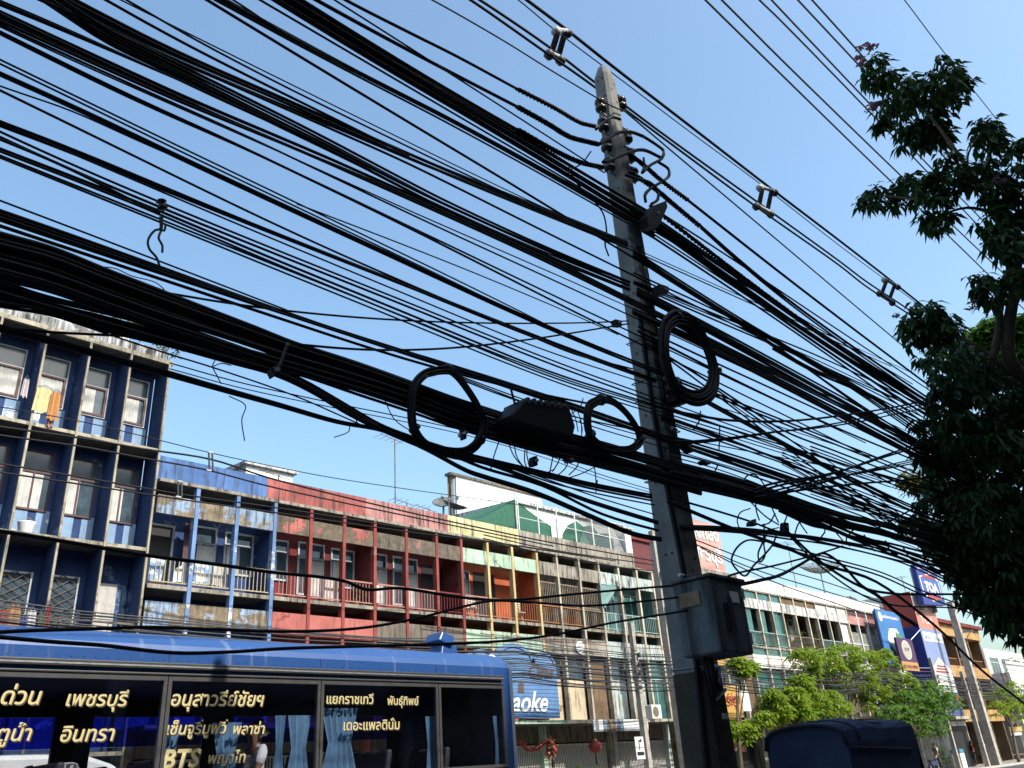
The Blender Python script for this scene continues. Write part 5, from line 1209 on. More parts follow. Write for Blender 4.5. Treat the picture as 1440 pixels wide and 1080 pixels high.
def van():
    x0, x1, y0, y1 = 1.2, 6.4, 13.6, 15.3
    t = thing('minivan', 'white minivan glimpsed through the bus windows', 'van', (3.8, 14.4, -.12))
    side = [(x0, .25), (x1, .25), (x1, .95), (x1-.25, 1.15), (x1-.9, 2.15), (x1-1.4, 2.32), (x0+.3, 2.36), (x0+.05, 2.1)]
    b = MB(); b.hull([(x, y0, z) for x, z in side], [(x, y1, z) for x, z in side]); b.build('body', M['white'], t, bevel=.06)
    for (xa, xb) in ((x0+.3, x0+1.6), (x0+1.7, x0+3.0), (x0+3.1, x1-1.15)):
        b = MB(); b.box(xa, xb, y0-.015, y0-.003, 1.3, 2.05); b.build('window', M['win'], t)
    for x in (x0+.9, x1-1.0):
        w = MB(); w.lathe((x, y0-.02, .2), (0, 1, 0), [(0, .22), (.03, .32), (.2, .32)], 18); w.build('wheel', M['rubber'], t)
van()

# ================================================================ PEOPLE
def skinmesh(name, chain, mat, parent, sub=2):
    """chain: joints {key: (pos, radius)} + edges -> one continuous skinned surface"""
    import bmesh
    J, Ed = chain; org = wloc(parent) if parent else V(0, 0, 0)
    me = bpy.data.meshes.new(name); keys = list(J)
    me.from_pydata([tuple(Vector(J[k][0])-org) for k in keys], [(keys.index(a), keys.index(c)) for a, c in Ed], [])
    bm = bmesh.new(); bm.from_mesh(me); lay = bm.verts.layers.skin.verify()
    for i, v in enumerate(bm.verts):
        r = J[keys[i]][1]; v[lay].radius = (r, r) if not isinstance(r, tuple) else r; v[lay].use_root = (i == 0)
    bm.to_mesh(me); bm.free(); me.materials.append(mat)
    o = bpy.data.objects.new(name, me); COL.objects.link(o)
    if parent: o.parent = parent
    o.modifiers.new('skin', 'SKIN'); s = o.modifiers.new('sub', 'SUBSURF'); s.levels = sub; s.render_levels = sub
    for p in me.polygons: p.use_smooth = True
    o.modifiers['skin'].use_smooth_shade = True
    return o
SKIN = plain('skin', hexc('#a87452'), .6, var=.06); HAIR = plain('black_hair', (.012, .01, .009), .5)
def person(label, x, y, z, yaw, shirt, legs, pose='stand', hh=1.66, group=None):
    t = thing('person', label, 'person', (x, y, z), group)
    cs, sn = math.cos(yaw), math.sin(yaw); k = hh/1.7
    def W_(f, s, u): return (x+(f*cs-s*sn)*k, y+(f*sn+s*cs)*k, z+u*k)   # f forward, s left, u up
    sit = pose == 'sit'; dz = -.42 if sit else 0
    J = {'pel': (W_(0, 0, .95+dz), .13*k), 'bel': (W_(0, 0, 1.1+dz), .115*k), 'che': (W_(.01, 0, 1.3+dz), .125*k), 'nck': (W_(.0, 0, 1.45+dz), .055*k), 'hd0': (W_(.02, 0, 1.54+dz), .075*k), 'hd1': (W_(.02, 0, 1.63+dz), .082*k), 'hdt': (W_(.01, 0, 1.69+dz), .05*k), 'nose': (W_(.115, 0, 1.58+dz), .014*k)}
    Ed = [('pel', 'bel'), ('bel', 'che'), ('che', 'nck'), ('nck', 'hd0'), ('hd0', 'hd1'), ('hd1', 'hdt'), ('hd0', 'nose')]
    sw = {'stand': .04, 'walk': .25, 'sit': .0}[pose]
    for s, n in ((1, 'l'), (-1, 'r')):
        J['sh'+n] = (W_(0, .18*s, 1.41+dz), .058*k)
        if sit: el, wr = W_(.12, .24*s, 1.15+dz), W_(.34, .16*s, 1.05+dz)
        else: el, wr = W_(-.03+s*sw*.4, .25*s, 1.13), W_(.08+s*sw*.8, .26*s, .90)
        J['el'+n] = (el, .042*k); J['wr'+n] = (wr, .03*k)
        w = Vector(wr); d = (w-Vector(el)).normalized(); J['hn'+n] = (tuple(w+d*.08), .035*k); J['fi'+n] = (tuple(w+d*.16), .018*k); J['th'+n] = (tuple(w+d*.09+V(cs, sn, 0)*.045), .011*k)
        Ed += [('che', 'sh'+n), ('sh'+n, 'el'+n), ('el'+n, 'wr'+n), ('wr'+n, 'hn'+n), ('hn'+n, 'fi'+n), ('hn'+n, 'th'+n)]
        if sit: hp, kn, an, ft = W_(.02, .1*s, .92+dz), W_(.43, .1*s, .92+dz), W_(.45, .1*s, .1), W_(.6, .1*s, .05)
        else: hp, kn, an, ft = W_(0, .1*s, .88), W_(.04-s*sw*.5, .1*s, .48), W_(-s*sw*1.0, .1*s, .09), W_(.14-s*sw*1.0, .11*s, .04)
        J['hp'+n] = (hp, .095*k); J['kn'+n] = (kn, .06*k); J['an'+n] = (an, .042*k); J['ft'+n] = (ft, .036*k)
        Ed += [('pel', 'hp'+n), ('hp'+n, 'kn'+n), ('kn'+n, 'an'+n), ('an'+n, 'ft'+n)]
    skinmesh('body', (J, Ed), SKIN, t)
    g = 1.16
    sj = {a: (J[a][0], J[a][1]*g) for a in ('bel', 'pel', 'che', 'shl', 'shr')}
    for n in 'lr':
        m = Vector(J['sh'+n][0]).lerp(Vector(J['el'+n][0]), .75); sj['sl'+n] = (tuple(m), .06*k)
    skinmesh('shirt', (sj, [('bel', 'pel'), ('bel', 'che'), ('che', 'shl'), ('che', 'shr'), ('shl', 'sll'), ('shr', 'slr')]), shirt, t)
    lj = {'pel': (J['pel'][0], .14*k)}
    le = []
    for n in 'lr':
        lj['hp'+n] = (J['hp'+n][0], .108*k); lj['kn'+n] = (J['kn'+n][0], .073*k); lj['an'+n] = (tuple(Vector(J['an'+n][0]).lerp(Vector(J['kn'+n][0]), .1)), .056*k)
        le += [('pel', 'hp'+n), ('hp'+n, 'kn'+n), ('kn'+n, 'an'+n)]
    skinmesh('trousers', (lj, le), legs, t)
    hj = {'a': (W_(-.015, 0, 1.62+dz), .09*k), 'b': (W_(.02, 0, 1.675+dz), .078*k), 'c': (W_(-.05, 0, 1.55+dz), .06*k)}
    skinmesh('hair', (hj, [('a', 'b'), ('a', 'c')]), HAIR, t)
    return t
GP = 'people on the far pavement'
for (px, py, Y, lab, yaw, sh, lg, pose) in ((1321, 1078, 21.6, 'person in a grey patterned shirt walking under the leafy street tree', 2.6, plain('grey_shirt', (.45, .45, .47), .9, var=.5, scale=30), M['rubber_grey'], 'walk'),
                              (1374, 1078, 22.3, 'person in a red top bent towards the stall beside the far poles', 2.0, plain('red_shirt', hexc('#b01a2c'), .9), M['rubber_grey'], 'stand'),
                              (1359, 1078, 22.8, 'person in a white and blue top beside the white ice box', 1.2, plain('pale_blue_shirt', (.55, .62, .8), .9), plain('jeans', (.05, .08, .2), .9), 'stand'),
                              (1389, 1078, 21.9, 'person in a cream top behind the thin far pole', 2.8, plain('cream_shirt', (.65, .58, .45), .9), M['wood'], 'walk')):
    p = at(px, py, Y); person(lab, p.x, p.y, .001, yaw, sh, lg, pose, group=GP)
p = at(362, 1018, 9.4); person('seated bus passenger in a white shirt by the third window', p.x, 9.4, p.z-1.24, math.pi, plain('white_shirt', (.75, .75, .75), .9), M['rubber_grey'], 'sit', group='passengers in the bus')
p = at(95, 1050, 9.9); person('seated bus passenger in dark clothes by the left window', p.x-.5, 9.5, 2.0-1.28, math.pi, plain('dark_shirt', (.04, .03, .05), .9), M['rubber_grey'], 'sit', group='passengers in the bus')

# ================================================================ COVERED THREE-WHEELER
def tuktuk():
    c = 6.3; rt = lambda px: (lambda r: r.y/r.x)(ray(px, 1058))
    y0 = c*rt(1196); y1 = c*rt(1077); x1 = y0/rt(1281)
    t = thing('tuk_tuk', 'three-wheeler under a dark navy canvas hood in the shade of the kerb', 'tuk-tuk', ((c+x1)/2, (y0+y1)/2, -.12))
    ym = (y0+y1)/2; hw = (y1-y0)/2
    cv = plain('navy_canvas', (.035, .05, .10), .85, var=.35, scale=3, spec=.2, bump=.25)
    zE = atX(1196, 1047, c).z; zT = zE+.2
    n = 10
    def arch(x, ze, zt, sh=1.0): return [(x, ym-hw*sh, .75)]+[(x, ym-hw*sh*math.cos(math.pi*i/n), ze+(zt-ze)*math.sin(math.pi*i/n)**.5) for i in range(n+1)]+[(x, ym+hw*sh, .75)]
    J_ = lambda A: [A[0]]+[(p[0]+rnd.uniform(-.012, .012), p[1]+rnd.uniform(-.006, .006), p[2]+rnd.uniform(-.012, .004)) for p in A[1:-1]]+[A[-1]]
    S = [arch(c+.0, zE, zE+.15, .97), arch(c+.10, zE+.02, zT-.03, 1), J_(arch(c+.3, zE+.02, zT-.012, 1)), arch(c+.45, zE+.02, zT, 1.0), J_(arch(c+.65, zE+.02, zT-.02, 1)), J_(arch(c+.85, zE+.03, zT-.035, 1)), J_(arch(c+1.05, zE+.02, zT-.03, 1)), arch(c+1.3, zE+.02, zT-.015, 1), arch(x1-.15, zE-.02, zT-.03, 1), arch(x1, zE-.12, zT-.1, .97)]
    b = MB()
    for A_, B_ in zip(S[:-1], S[1:]):
        for i in range(len(A_)-1): b.quad(A_[i], A_[i+1], B_[i+1], B_[i])
    b.poly(S[0]); b.poly(S[-1][::-1])
    b.build('canvas_hood', cv, t)
    b = MB(); pts = [V(p[0]-.006, p[1], p[2]) for p in S[0][1:-1]]; b.tube(pts, .016, 6)
    pts = [V(p[0]+.1, p[1], p[2]+.006) for p in S[1][1:-1]]; b.tube(pts, .012, 6)
    b.tube([(c+.02, y0-.008, zE-.02), (x1, y0-.004, zE-.06)], .014, 6); b.build('hood_seam', plain('navy_piping', (.012, .016, .03), .8), t, True)
    b = MB(); b.box(c+.05, x1-.05, y0+.06, y1-.06, .25, .74); b.build('tub', plain('dark_blue_metal', (.02, .04, .12), .4), t, bevel=.04)
    for (x, y) in ((c+.45, y0+.02), (c+.45, y1-.14), (x1+.55, ym-.06)):
        w = MB(); w.lathe((x, y, .1), (0, 1, 0), [(0, .16), (.02, .22), (.1, .22), (.12, .16)], 18); w.build('wheel', M['rubber'], t)
    b = MB(); b.tube([(x1-.1, ym, .55), (x1+.45, ym, .6), (x1+.55, ym, .12)], .04); b.tube([(x1+.35, ym-.3, .95), (x1+.4, ym, .92), (x1+.35, ym+.3, .95)], .015); b.tube([(x1+.4, ym, .92), (x1+.45, ym, .6)], .02); b.build('front_fork', M['steel'], t)
tuktuk()
# ================================================================ TREES
def leaf_mesh(b, c, r, n, ll, lw, droop=.6, sq=(1, 1, 1), shell=.35, tw=0):
    """n leaf blades (two folded triangles) scattered in clumps through a ball"""
    c = Vector(c); R = rnd.random
    ncl = max(3, n//9)
    for q in range(ncl):
        while True:
            d = V(R()*2-1, R()*2-1, R()*2-1)
            if .02 < d.length < 1: break
        d = d.normalized()*(d.length**shell)
        cc = c+V(d.x*r*sq[0], d.y*r*sq[1], d.z*r*sq[2])
        az0 = R()*6.28
        for k in range(9):
            az = az0+k*.7+R()*.5; dr = droop*(.4+R()*.9)
            dirv = V(math.cos(az)*(1-dr*.5), math.sin(az)*(1-dr*.5), -dr+.15*R()).normalized()
            side = dirv.cross(V(R()-.5, R()-.5, 1)).normalized(); up = side.cross(dirv)
            L = ll*(.65+.7*R()); w = lw*(.7+.6*R()); s0 = cc+dirv*L*.15+V(R()-.5, R()-.5, R()-.5)*ll*.5
            tip = s0+dirv*L-V(0, 0, L*.25*droop); mid = s0+dirv*L*.45+up*w*.18
            i = len(b.v); b.v += [s0, mid+side*w*.5, tip, mid-side*w*.5, mid-up*w*.2]
            b.f += [(i, i+4, i+1), (i+1, i+4, i+2), (i, i+3, i+4), (i+3, i+2, i+4)]
def limb(b, pts, r0, r1, k=7):
    L = spline(pts, 4); m = len(L); b.tube(L, [r0+(r1-r0)*i/(m-1) for i in range(m)], k)
def near_tree():
    t = thing('tree', 'dark broad-leaved tree with pink blossom leaning in from the right edge', 'tree', (14.2, 1.0, 0))
    b = MB()
    limb(b, [(14.2, 1.0, 0), (14.1, 1.05, 2.5), (13.9, 1.3, 4.5), (13.6, 2.0, 6.2)], .22, .13, 10)
    limb(b, [(13.6, 2.0, 6.2), atX(1418, 500, 12.6), atX(1428, 400, 12.3), atX(1434, 340, 12.2)], .11, .055)
    limb(b, [atX(1385, 545, 12.6), atX(1402, 480, 12.4), atX(1410, 400, 12.2), atX(1418, 380, 12.0)], .06, .035)
    limb(b, [atX(1425, 400, 12.3), atX(1400, 300, 12.0), atX(1370, 250, 11.8), atX(1335, 200, 11.6), atX(1305, 160, 11.5), atX(1255, 105, 11.5)], .05, .012)
    limb(b, [atX(1370, 262, 11.8), atX(1310, 280, 11.6), atX(1240, 275, 11.5)], .03, .012)
    limb(b, [atX(1400, 300, 12.0), atX(1360, 292, 11.8), atX(1315, 305, 11.7)], .03, .012)
    limb(b, [atX(1360, 235, 11.8), atX(1362, 215, 11.7), atX(1380, 185, 11.6)], .02, .01)
    limb(b, [(13.6, 2.0, 6.2), atX(1340, 470, 12.6), atX(1300, 455, 12.4)], .07, .015)
    for (px, py) in ((1310, 690), (1330, 600), (1400, 800), (1350, 780), (1290, 590)): limb(b, [(13.9, 1.4, 4.6), atX(px+40, py+10, 13.2), atX(px, py, 12.8)], .06, .012)
    b.build('trunk', M['bark'], t, True)
    b = MB()
    def cl(px, py, r, X, n, **k):
        p = atX(px, py, X); rm = r*(.86 if X < 12.3 else 1)*depth(p)/FPX; leaf_mesh(b, p, rm, int(n*1.35), .165, .07, droop=.75, **k)
    for (px, py, r, n) in ((1234,100,26,130),(1262,118,26,130),(1255,150,22,110),(1240,165,14,60),(1332,90,18,80),(1320,115,30,170),(1342,118,22,110),(1318,148,28,140),(1275,135,20,90),(1290,185,20,110),(1310,190,24,130),(1270,190,18,90),(1384,178,20,100),(1388,200,20,90),(1335,240,30,170),(1365,245,26,130),(1310,260,24,110),(1275,265,26,130),(1240,275,22,100),(1218,280,12,45),(1320,295,24,110),(1310,312,14,50),(1410,235,26,120),(1400,265,28,150),(1425,280,30,170),(1400,310,32,170),(1430,330,32,180),(1415,345,24,110),(1436,205,14,60),(1372,400,20,90),(1392,408,22,100),(1430,390,24,110),(1300,445,30,170),(1322,455,28,150),(1285,462,22,90)):
        cl(px, py, r, 11.6+rnd.uniform(-.3, .5), n)
    for (px, py, r, n) in ((1325,500,30,160),(1350,520,40,260),(1385,560,50,420),(1430,560,50,420),(1340,570,36,260),(1375,600,52,460),(1425,620,56,520),(1305,600,24,130),(1325,632,34,240),(1365,660,56,520),(1420,680,58,560),(1310,655,20,80),(1335,715,46,380),(1385,730,56,520),(1430,740,56,520),(1318,700,22,90),(1352,765,44,380),(1395,790,56,520),(1432,800,50,460),(1375,822,32,220),(1405,840,40,320),(1437,850,36,280),(1395,848,24,110),(1455,640,60,420),(1460,760,60,420),(1318,748,22,90),(1410,868,22,90),(1436,880,20,80)):
        cl(px, py, r, 12.9+rnd.uniform(-.6, .8), n)
    b.build('crown', M['leaf_near'], t)
    b = MB()
    for (px, py) in ((1207,78),(1210,70),(1222,66),(1228,64),(1209,95),(1230,117),(1228,145),(1224,152),(1367,430),(1263,447),(1405,255),(1213,84),(1231,149)):
        p = atX(px, py, 11.45); leaf_mesh(b, p, .06, 9, .055, .04, droop=.2)
    b.build('blossom', M['petal'], t)
near_tree()
def tree(label, base, crown, mat, ll=.28, lw=.125, tr=.13, droop=.5, group='street trees', limbs=True, ybase=None):
    """crown: list of (point, radius, leaves)"""
    base = Vector(base); t = thing('tree', label, 'tree', base, group)
    cc = sum((Vector(c[0]) for c in crown), V(0, 0, 0))/len(crown)
    b = MB(); fork = base.lerp(V(base.x*.5+cc.x*.5, base.y*.5+cc.y*.5, cc.z), .6)
    limb(b, [base, base.lerp(fork, .5)+V(.1, .05, 0), fork], tr, tr*.7, 8)
    for c in crown: limb(b, [fork, fork.lerp(Vector(c[0]), .5)+V(0, 0, .15), c[0]], tr*.45, .012, 5)
    b.build('trunk', M['bark'], t, True)
    b = MB()
    for (p, r, n) in crown: leaf_mesh(b, p, r, int(n*3.2), ll, lw, droop=droop, sq=(1, 1, .75), shell=.5)
    b.build('crown', mat, t)
    return t
def pc(lst, Y): return [((lambda p: (p, r*depth(p)/FPX, n))(at(px, py, Y))) for (px, py, r, n) in lst]
tree('bright light green bushy tree just above the navy canvas hood', (at(1130, 1060, 20.7).x, 20.7, 0), pc([(1125,965,22,190),(1110,985,26,230),(1135,990,30,280),(1160,985,22,170),(1090,1000,22,170),(1165,1000,22,170),(1120,1010,28,220),(1075,1010,14,80),(1085,980,16,100),(1180,990,16,80)], 20.7), M['leaf_far'])
tree('wide flat-topped tree with an arching crown in front of the white shophouses', (at(1200, 1060, 21.3).x, 21.3, 0), pc([(1130,925,22,150),(1155,930,28,210),(1185,925,28,220),(1215,930,26,200),(1240,925,20,130),(1170,945,26,170),(1205,955,26,190),(1225,970,24,170),(1250,950,26,170),(1270,965,22,140),(1215,985,20,100),(1140,945,16,70),(1255,975,20,100)], 21.3), M['leaf_far'])
tree('rounded green tree right of the navy canvas hood above the sitting stall', (at(1290, 1070, 20.75).x, 20.75, 0), pc([(1290,985,26,230),(1310,975,24,200),(1270,990,24,190),(1260,1005,22,150),(1300,1005,28,230),(1320,995,20,150),(1285,1020,22,130),(1310,1020,20,110),(1245,1000,18,90),(1335,985,16,80)], 20.75), M['leaf_mid'])
tree('small leafy tree beside the near pole foot', (at(1035, 1060, 21.0).x, 21.0, 0), pc([(1040,940,14,110),(1052,938,12,90),(1035,930,12,60),(1045,1020,14,60),(1060,1022,16,70),(1030,1025,14,60),(1048,1035,12,40)], 21.0), M['leaf_far'])
tree('light green tree at the far right edge of the street', (at(1430, 1062, 20.9).x, 20.9, 0), pc([(1410,980,22,130),(1425,975,22,140),(1436,985,22,130),(1400,995,16,70),(1425,1000,18,90),(1445,1000,24,120)], 20.9), M['leaf_far'])
tree('sunlit tree rising behind the dark broad-leaved tree', (28, 4.2, 0), [(atX(px, py, 28), r*depth(atX(px, py, 28))/FPX, n) for (px, py, r, n) in ((1375,478,26,170),(1400,465,28,200),(1425,470,28,200),(1440,455,24,150),(1385,505,28,170),(1420,510,32,220),(1350,500,20,100),(1440,500,28,170),(1365,530,24,100))], M['leaf_mid'], .34, .14, .3, group='trees')
tree('pale olive tree whose twigs show between the lines and the dark tree', (30, 4.8, 0), [(atX(px, py, 30), r*depth(atX(px, py, 30))/FPX, n) for (px, py, r, n) in ((1278,735,12,40),(1300,742,20,90),(1320,750,20,90),(1285,680,16,50),(1305,678,20,80),(1325,690,20,90),(1345,745,24,100),(1275,672,10,24),(1345,700,24,100))], M['leaf_olive'], .3, .12, .25, group='trees')
tree('fern-like green bush under the yellow sign', (at(1020, 1040, 22.4).x, 22.4, 0), pc([(1018,1015,9,30),(1026,1030,9,30)], 22.4), M['leaf_mid'], tr=.05)

tree('leafy street tree over the viewer, only its leaf tips showing at the top edge', (0.6, -2.2, 0), [((x, y, z), r, n) for (x, y, z, r, n) in ((-1.5, -2.5, 6.5, 1.8, 420), (0.5, -1.8, 7.2, 1.9, 460), (2.6, -2.4, 6.8, 1.9, 460), (4.6, -2.2, 6.4, 1.8, 420), (1.6, -3.0, 5.4, 1.6, 340), (6.3, -2.4, 6.6, 1.7, 380), (3.6, -1.4, 5.6, 1.3, 260), (8.0, -2.2, 6.2, 1.6, 340), (5.6, -1.6, 5.0, 1.3, 240), (9.6, -2.0, 5.6, 1.5, 300))], M['leaf_near'], .34, .15, .22, .6)
tree('dense street tree on the near pavement, just outside the view beside the concrete pole', (6.6, -1.5, 0), [((x, y-.75, z), r*.92, n) for (x, y, z, r, n) in ((6.4, -.6, 5.2, 1.3, 420), (7.6, -.4, 6.2, 1.3, 420), (6.0, -.8, 6.8, 1.3, 420), (8.6, -.1, 5.4, 1.2, 360), (5.2, -1.2, 5.8, 1.2, 360), (7.0, -1.6, 5.6, 1.4, 420), (8.6, -1.3, 6.6, 1.3, 380), (9.6, -.6, 6.0, 1.2, 340), (6.6, -.7, 4.0, 1.1, 300), (8.2, -.6, 4.2, 1.1, 300), (4.4, -1.4, 4.6, 1.1, 300), (6.6, -.45, 11.5, .55, 170), (6.5, -.5, 10.9, .6, 170), (6.6, -.5, 10.2, .65, 190), (6.4, -.5, 9.5, .7, 190), (6.5, -.5, 8.7, .8, 200))], M['leaf_near'], .34, .15, .22, .6)  # added out of view; narrow stacked upper crown shades the pole shaft
def bush(label, p, r, n, mat, name='plant', ll=.16, lw=.06, pot=True, group=None, droop=.2):
    p = Vector(p); t = thing(name, label, 'plant', p, group)
    if pot:
        b = MB(); b.lathe(p, (0, 0, 1), [(0, .09), (.02, .1), (.2, .14), (.22, .15)], 12); b.build('pot', plain('clay_pot', (.28, .12, .07), .8), t)
    b = MB(); 
    for k in range(4): b.tube([p+V(0, 0, .15), p+V(rnd.uniform(-.5, .5)*r, rnd.uniform(-.3, .3)*r, .2+r*1.1)], .01, 4)
    b.build('stem', M['bark'], t)
    b = MB(); leaf_mesh(b, p+V(0, 0, .22+r), r, n, ll, lw, droop=droop); b.build('foliage', mat, t)
    return t
for (px, py, r, n, lab) in ((150,428,.5,140,'wild fig seedling on the weathered parapet beside the bundle'),(200,455,.55,150,'wild shrub growing on the parapet above the third fin'),(238,470,.5,160,'shrub sprouting at the corner of the weathered parapet'),(250,495,.4,110,'scrubby growth hanging off the parapet corner')):
    p = at(px, py, 24.8); bush(lab, (min(p.x, 10.1), 24.8, min(p.z-.6, 15.05)), r, n, M['leaf_olive'], 'wild_plant', .18, .08, False, 'wild plants on the parapet')
p = at(185, 397, 26); bush('spiky seedling topping the roof of the blue block', (p.x, 26, 15.9), .35, 70, M['leaf_mid'], 'wild_plant', .2, .06, False, 'wild plants on the parapet')
for (px, lab) in ((500, 'potted plant on the red balcony'), (512, 'second potted plant on the red balcony at the party wall')):
    p = at(px, 842, 24.5); bush(lab, (p.x, 24.5, 7.325), .22, 90, M['leaf_olive'], 'potted_plant', .1, .04, group='potted plants on the balconies')
for i, (x, lab) in enumerate(((50.5, 'flowering pot plant on the brown balcony nearest the brown chair'), (51.4, 'flowering pot plant in the middle of the brown balcony'), (52.6, 'flowering pot plant at the end of the brown balcony'))):
    t = bush(lab, (x, 24.45, 7.325), .5, 130, M['leaf_mid'], 'potted_plant', .16, .07, group='potted plants on the balconies')
    b = MB(); leaf_mesh(b, (x, 24.35, 8.4), .4, 27, .1, .08, droop=.1); b.build('bloom', plain('red_bloom', hexc('#c8434e'), .7), t)
p = at(775, 742, 26.2); bush('wild shrub in front of the pale roof shed', (p.x, 26.2, 10.5), .8, 220, M['leaf_mid'], 'wild_plant', .2, .07, False, 'wild plants on the roofs')
p = at(800, 1068, 22.6); bush('leafy potted plant in front of the folding gate', (p.x, 22.6, .001), .75, 150, M['leaf_mid'], 'potted_plant', .45, .1, group='potted plants on the pavement')
p = at(790, 1078, 22.3); bush('low pale shrub in front of the folding gate', (p.x-.2, 22.3, .001), .5, 120, M['leaf_far'], 'potted_plant', .3, .1, group='potted plants on the pavement')
p = at(1335, 1070, 22.9); bush('slim green shrub behind the thin pale pole', (p.x, 22.9, .001), .7, 160, M['leaf_mid'], 'potted_plant', .3, .1, group='potted plants on the pavement')
for i in range(7): bush('bush on the white terrace, %s' % ['first from the brown house', 'second from the brown house', 'third from the brown house', 'fourth from the brown house', 'fifth from the brown house', 'sixth from the brown house', 'seventh from the brown house'][i], (99+3.2*i, 25.0, 7.0), 1.0, 130, M['leaf_far'] if i % 2 else M['leaf_olive'], 'bush', .35, .14, False, 'bushes on the white terrace')

# ================================================================ ROOF-TOP AERIALS AND DISHES
def dish(label, p, r, aim, mast, mesh=False):
    p = Vector(p); aim = Vector(aim).normalized(); t = thing('satellite_dish', label, 'satellite dish', (p.x, p.y, p.z-mast), 'satellite dishes on the roofs')
    b = MB(); b.tube([p-V(0, 0, mast), p], .05, 8); b.build('mast', M['steel'], t)
    u = aim.orthogonal().normalized(); w = aim.cross(u); nn, k = 6, 24
    b = MB(); n0 = 0
    for i in range(nn+1):
        rr = r*max(i, .05)/nn
        for j in range(k):
            a = 2*math.pi*j/k; b.v.append(p+(u*math.cos(a)+w*math.sin(a))*rr+aim*(rr*rr/(r*2.6)))
    for i in range(nn):
        for j in range(k):
            j2 = (j+1) % k; b.f.append((i*k+j, i*k+j2, (i+1)*k+j2, (i+1)*k+j))
    if mesh:
        o = b.build('reflector', M['rail_d'], t); wf = o.modifiers.new('wire', 'WIREFRAME'); wf.thickness = .045
        sk = MB(); sk.v = list(b.v); sk.f = [f for f in b.f]; sk.build('mesh_skin', MESHY, t)
    else:
        o = b.build('reflector', plain('dish_grey', (.10, .105, .11), .6), t, True); sm = o.modifiers.new('solid', 'SOLIDIFY'); sm.thickness = .02
    f = p+aim*r*.85; b = MB()
    for j in range(3):
        a = 2.1*j; b.tube([p+(u*math.cos(a)+w*math.sin(a))*r*.95+aim*r*.35, f], .014, 4)
    b.lathe(f-aim*.08, aim, [(0, .05), (.02, .08), (.14, .08), (.16, .04)], 10); b.build('feed_horn', M['steel'], t)
MESHY = bpy.data.materials.new('dish_mesh'); MESHY.use_nodes = True
_t = MESHY.node_tree; _p = _t.nodes['Principled BSDF']; _p.inputs['Base Color'].default_value = (.07, .075, .08, 1); _p.inputs['Alpha'].default_value = .45; _p.inputs['Roughness'].default_value = .7
p = at(638, 716, 26.5); dish('dark satellite dish on the roof behind the pink parapet', p, .6, (.1, -.45, 1), 1.2)
p = at(628, 712, 27.5); dish('second dark satellite dish behind the pink parapet, with long feed arm', (p.x-.2, 27.5, p.z), .5, (-.5, -.5, .8), 1.4)
p = at(1154, 806, 26.5); dish('wide mesh satellite dish on a mast over the white shophouses', p, 1.5, (-.25, -.22, 1), 2.6, True)
p = at(1196, 846, 27); dish('small satellite dish further along the white roofs', p, .5, (-.4, -.5, .8), .8)
def aerial(label, px, pytop, Y, zb, arms=5, wid=.9, horiz=True):
    c = at(px, pytop, Y); t = thing('tv_aerial', label, 'tv aerial', (c.x, Y, zb), 'television aerials on the roofs')
    b = MB(); b.tube([(c.x, Y, zb), (c.x, Y, c.z)], .028, 5); b.build('mast', M['rail_d'], t)
    if arms:
        b = MB(); b.tube([(c.x-.9, Y-.2, c.z-.05), (c.x+.5, Y+.1, c.z-.05)], .014, 4)
        for i in range(arms): x = c.x-.85+i*.3; b.tube([(x, Y-.2-wid*.4, c.z-.05), (x, Y+wid*.4, c.z-.05)], .009, 4)
        b.build('array', M['rail_d'], t)
aerial('tall thin aerial mast over the pink parapet', 555, 617, 26, 10.5); aerial('bare aerial mast left of the white board', 630, 680, 26, 10.5, 0)
aerial('short aerial over the pink parapet', 603, 715, 26, 10.5, 3, .5); aerial('small slanted aerial beside the dark dish', 572, 706, 27, 10.5, 3, .6)
aerial('tall ladder aerial over the white shophouses', 1107, 764, 27, 10.5, 6, .6); aerial('aerial above the red side board', 1268, 812, 27, 10.5, 4, .8); aerial('thin aerial mast behind the blue roof sign', 1293, 800, 25, 10.5, 0)
aerial('aerial at the edge of the blue parapet', 392, 668, 26, 10.5, 2, .5)

# ================================================================ THINGS ON THE BALCONIES
def hang(label, px, py, w, h, Y, mat, name='laundry'):
    p = at(px, py, Y); t = thing(name, label, 'laundry', (p.x, Y, p.z-h), 'laundry on the blue block')
    b = MB(); n = 8
    for i in range(n):
        u0 = p.x-w/2+w*i/n; u1 = p.x-w/2+w*(i+1)/n; y0 = Y+.03*math.sin(i*1.9); y1 = Y+.03*math.sin((i+1)*1.9); e0 = .04*math.sin(i*1.3); e1 = .04*math.sin((i+1)*1.3)
        b.quad((u0, y0, p.z-h+e0), (u1, y1, p.z-h+e1), (u1-(u1-p.x)*.2, y1, p.z), (u0-(u0-p.x)*.2, y0, p.z))
    b.build('cloth', mat, t)
    b = MB(); b.tube([(p.x-w*.4, Y, p.z), (p.x, Y, p.z+.08), (p.x+w*.4, Y, p.z)], .008, 4); b.tube([(p.x, Y, p.z+.08), (p.x, Y+.03, p.z+.14)], .006, 4); b.build('hanger', M['steel'], t)
CL = lambda n, h: plain(n, hexc(h), .9, var=.15, scale=5)
hang('yellow shorts hanging out on the top storey of the blue block', 64, 546, .5, .75, 23.9, CL('yellow_cloth', '#e8dc8c')); hang('orange shirt hanging out on the top storey of the blue block', 80, 552, .3, .85, 23.85, CL('orange_cloth', '#e8962c'))
hang('white towel hanging on the top storey of the blue block', 38, 533, .18, .55, 23.9, CL('pinkish_cloth', '#e9d8dc')); hang('pink cloth hanging below the yellow shorts', 73, 582, .2, .4, 23.95, CL('pink_cloth', '#d8a090'))
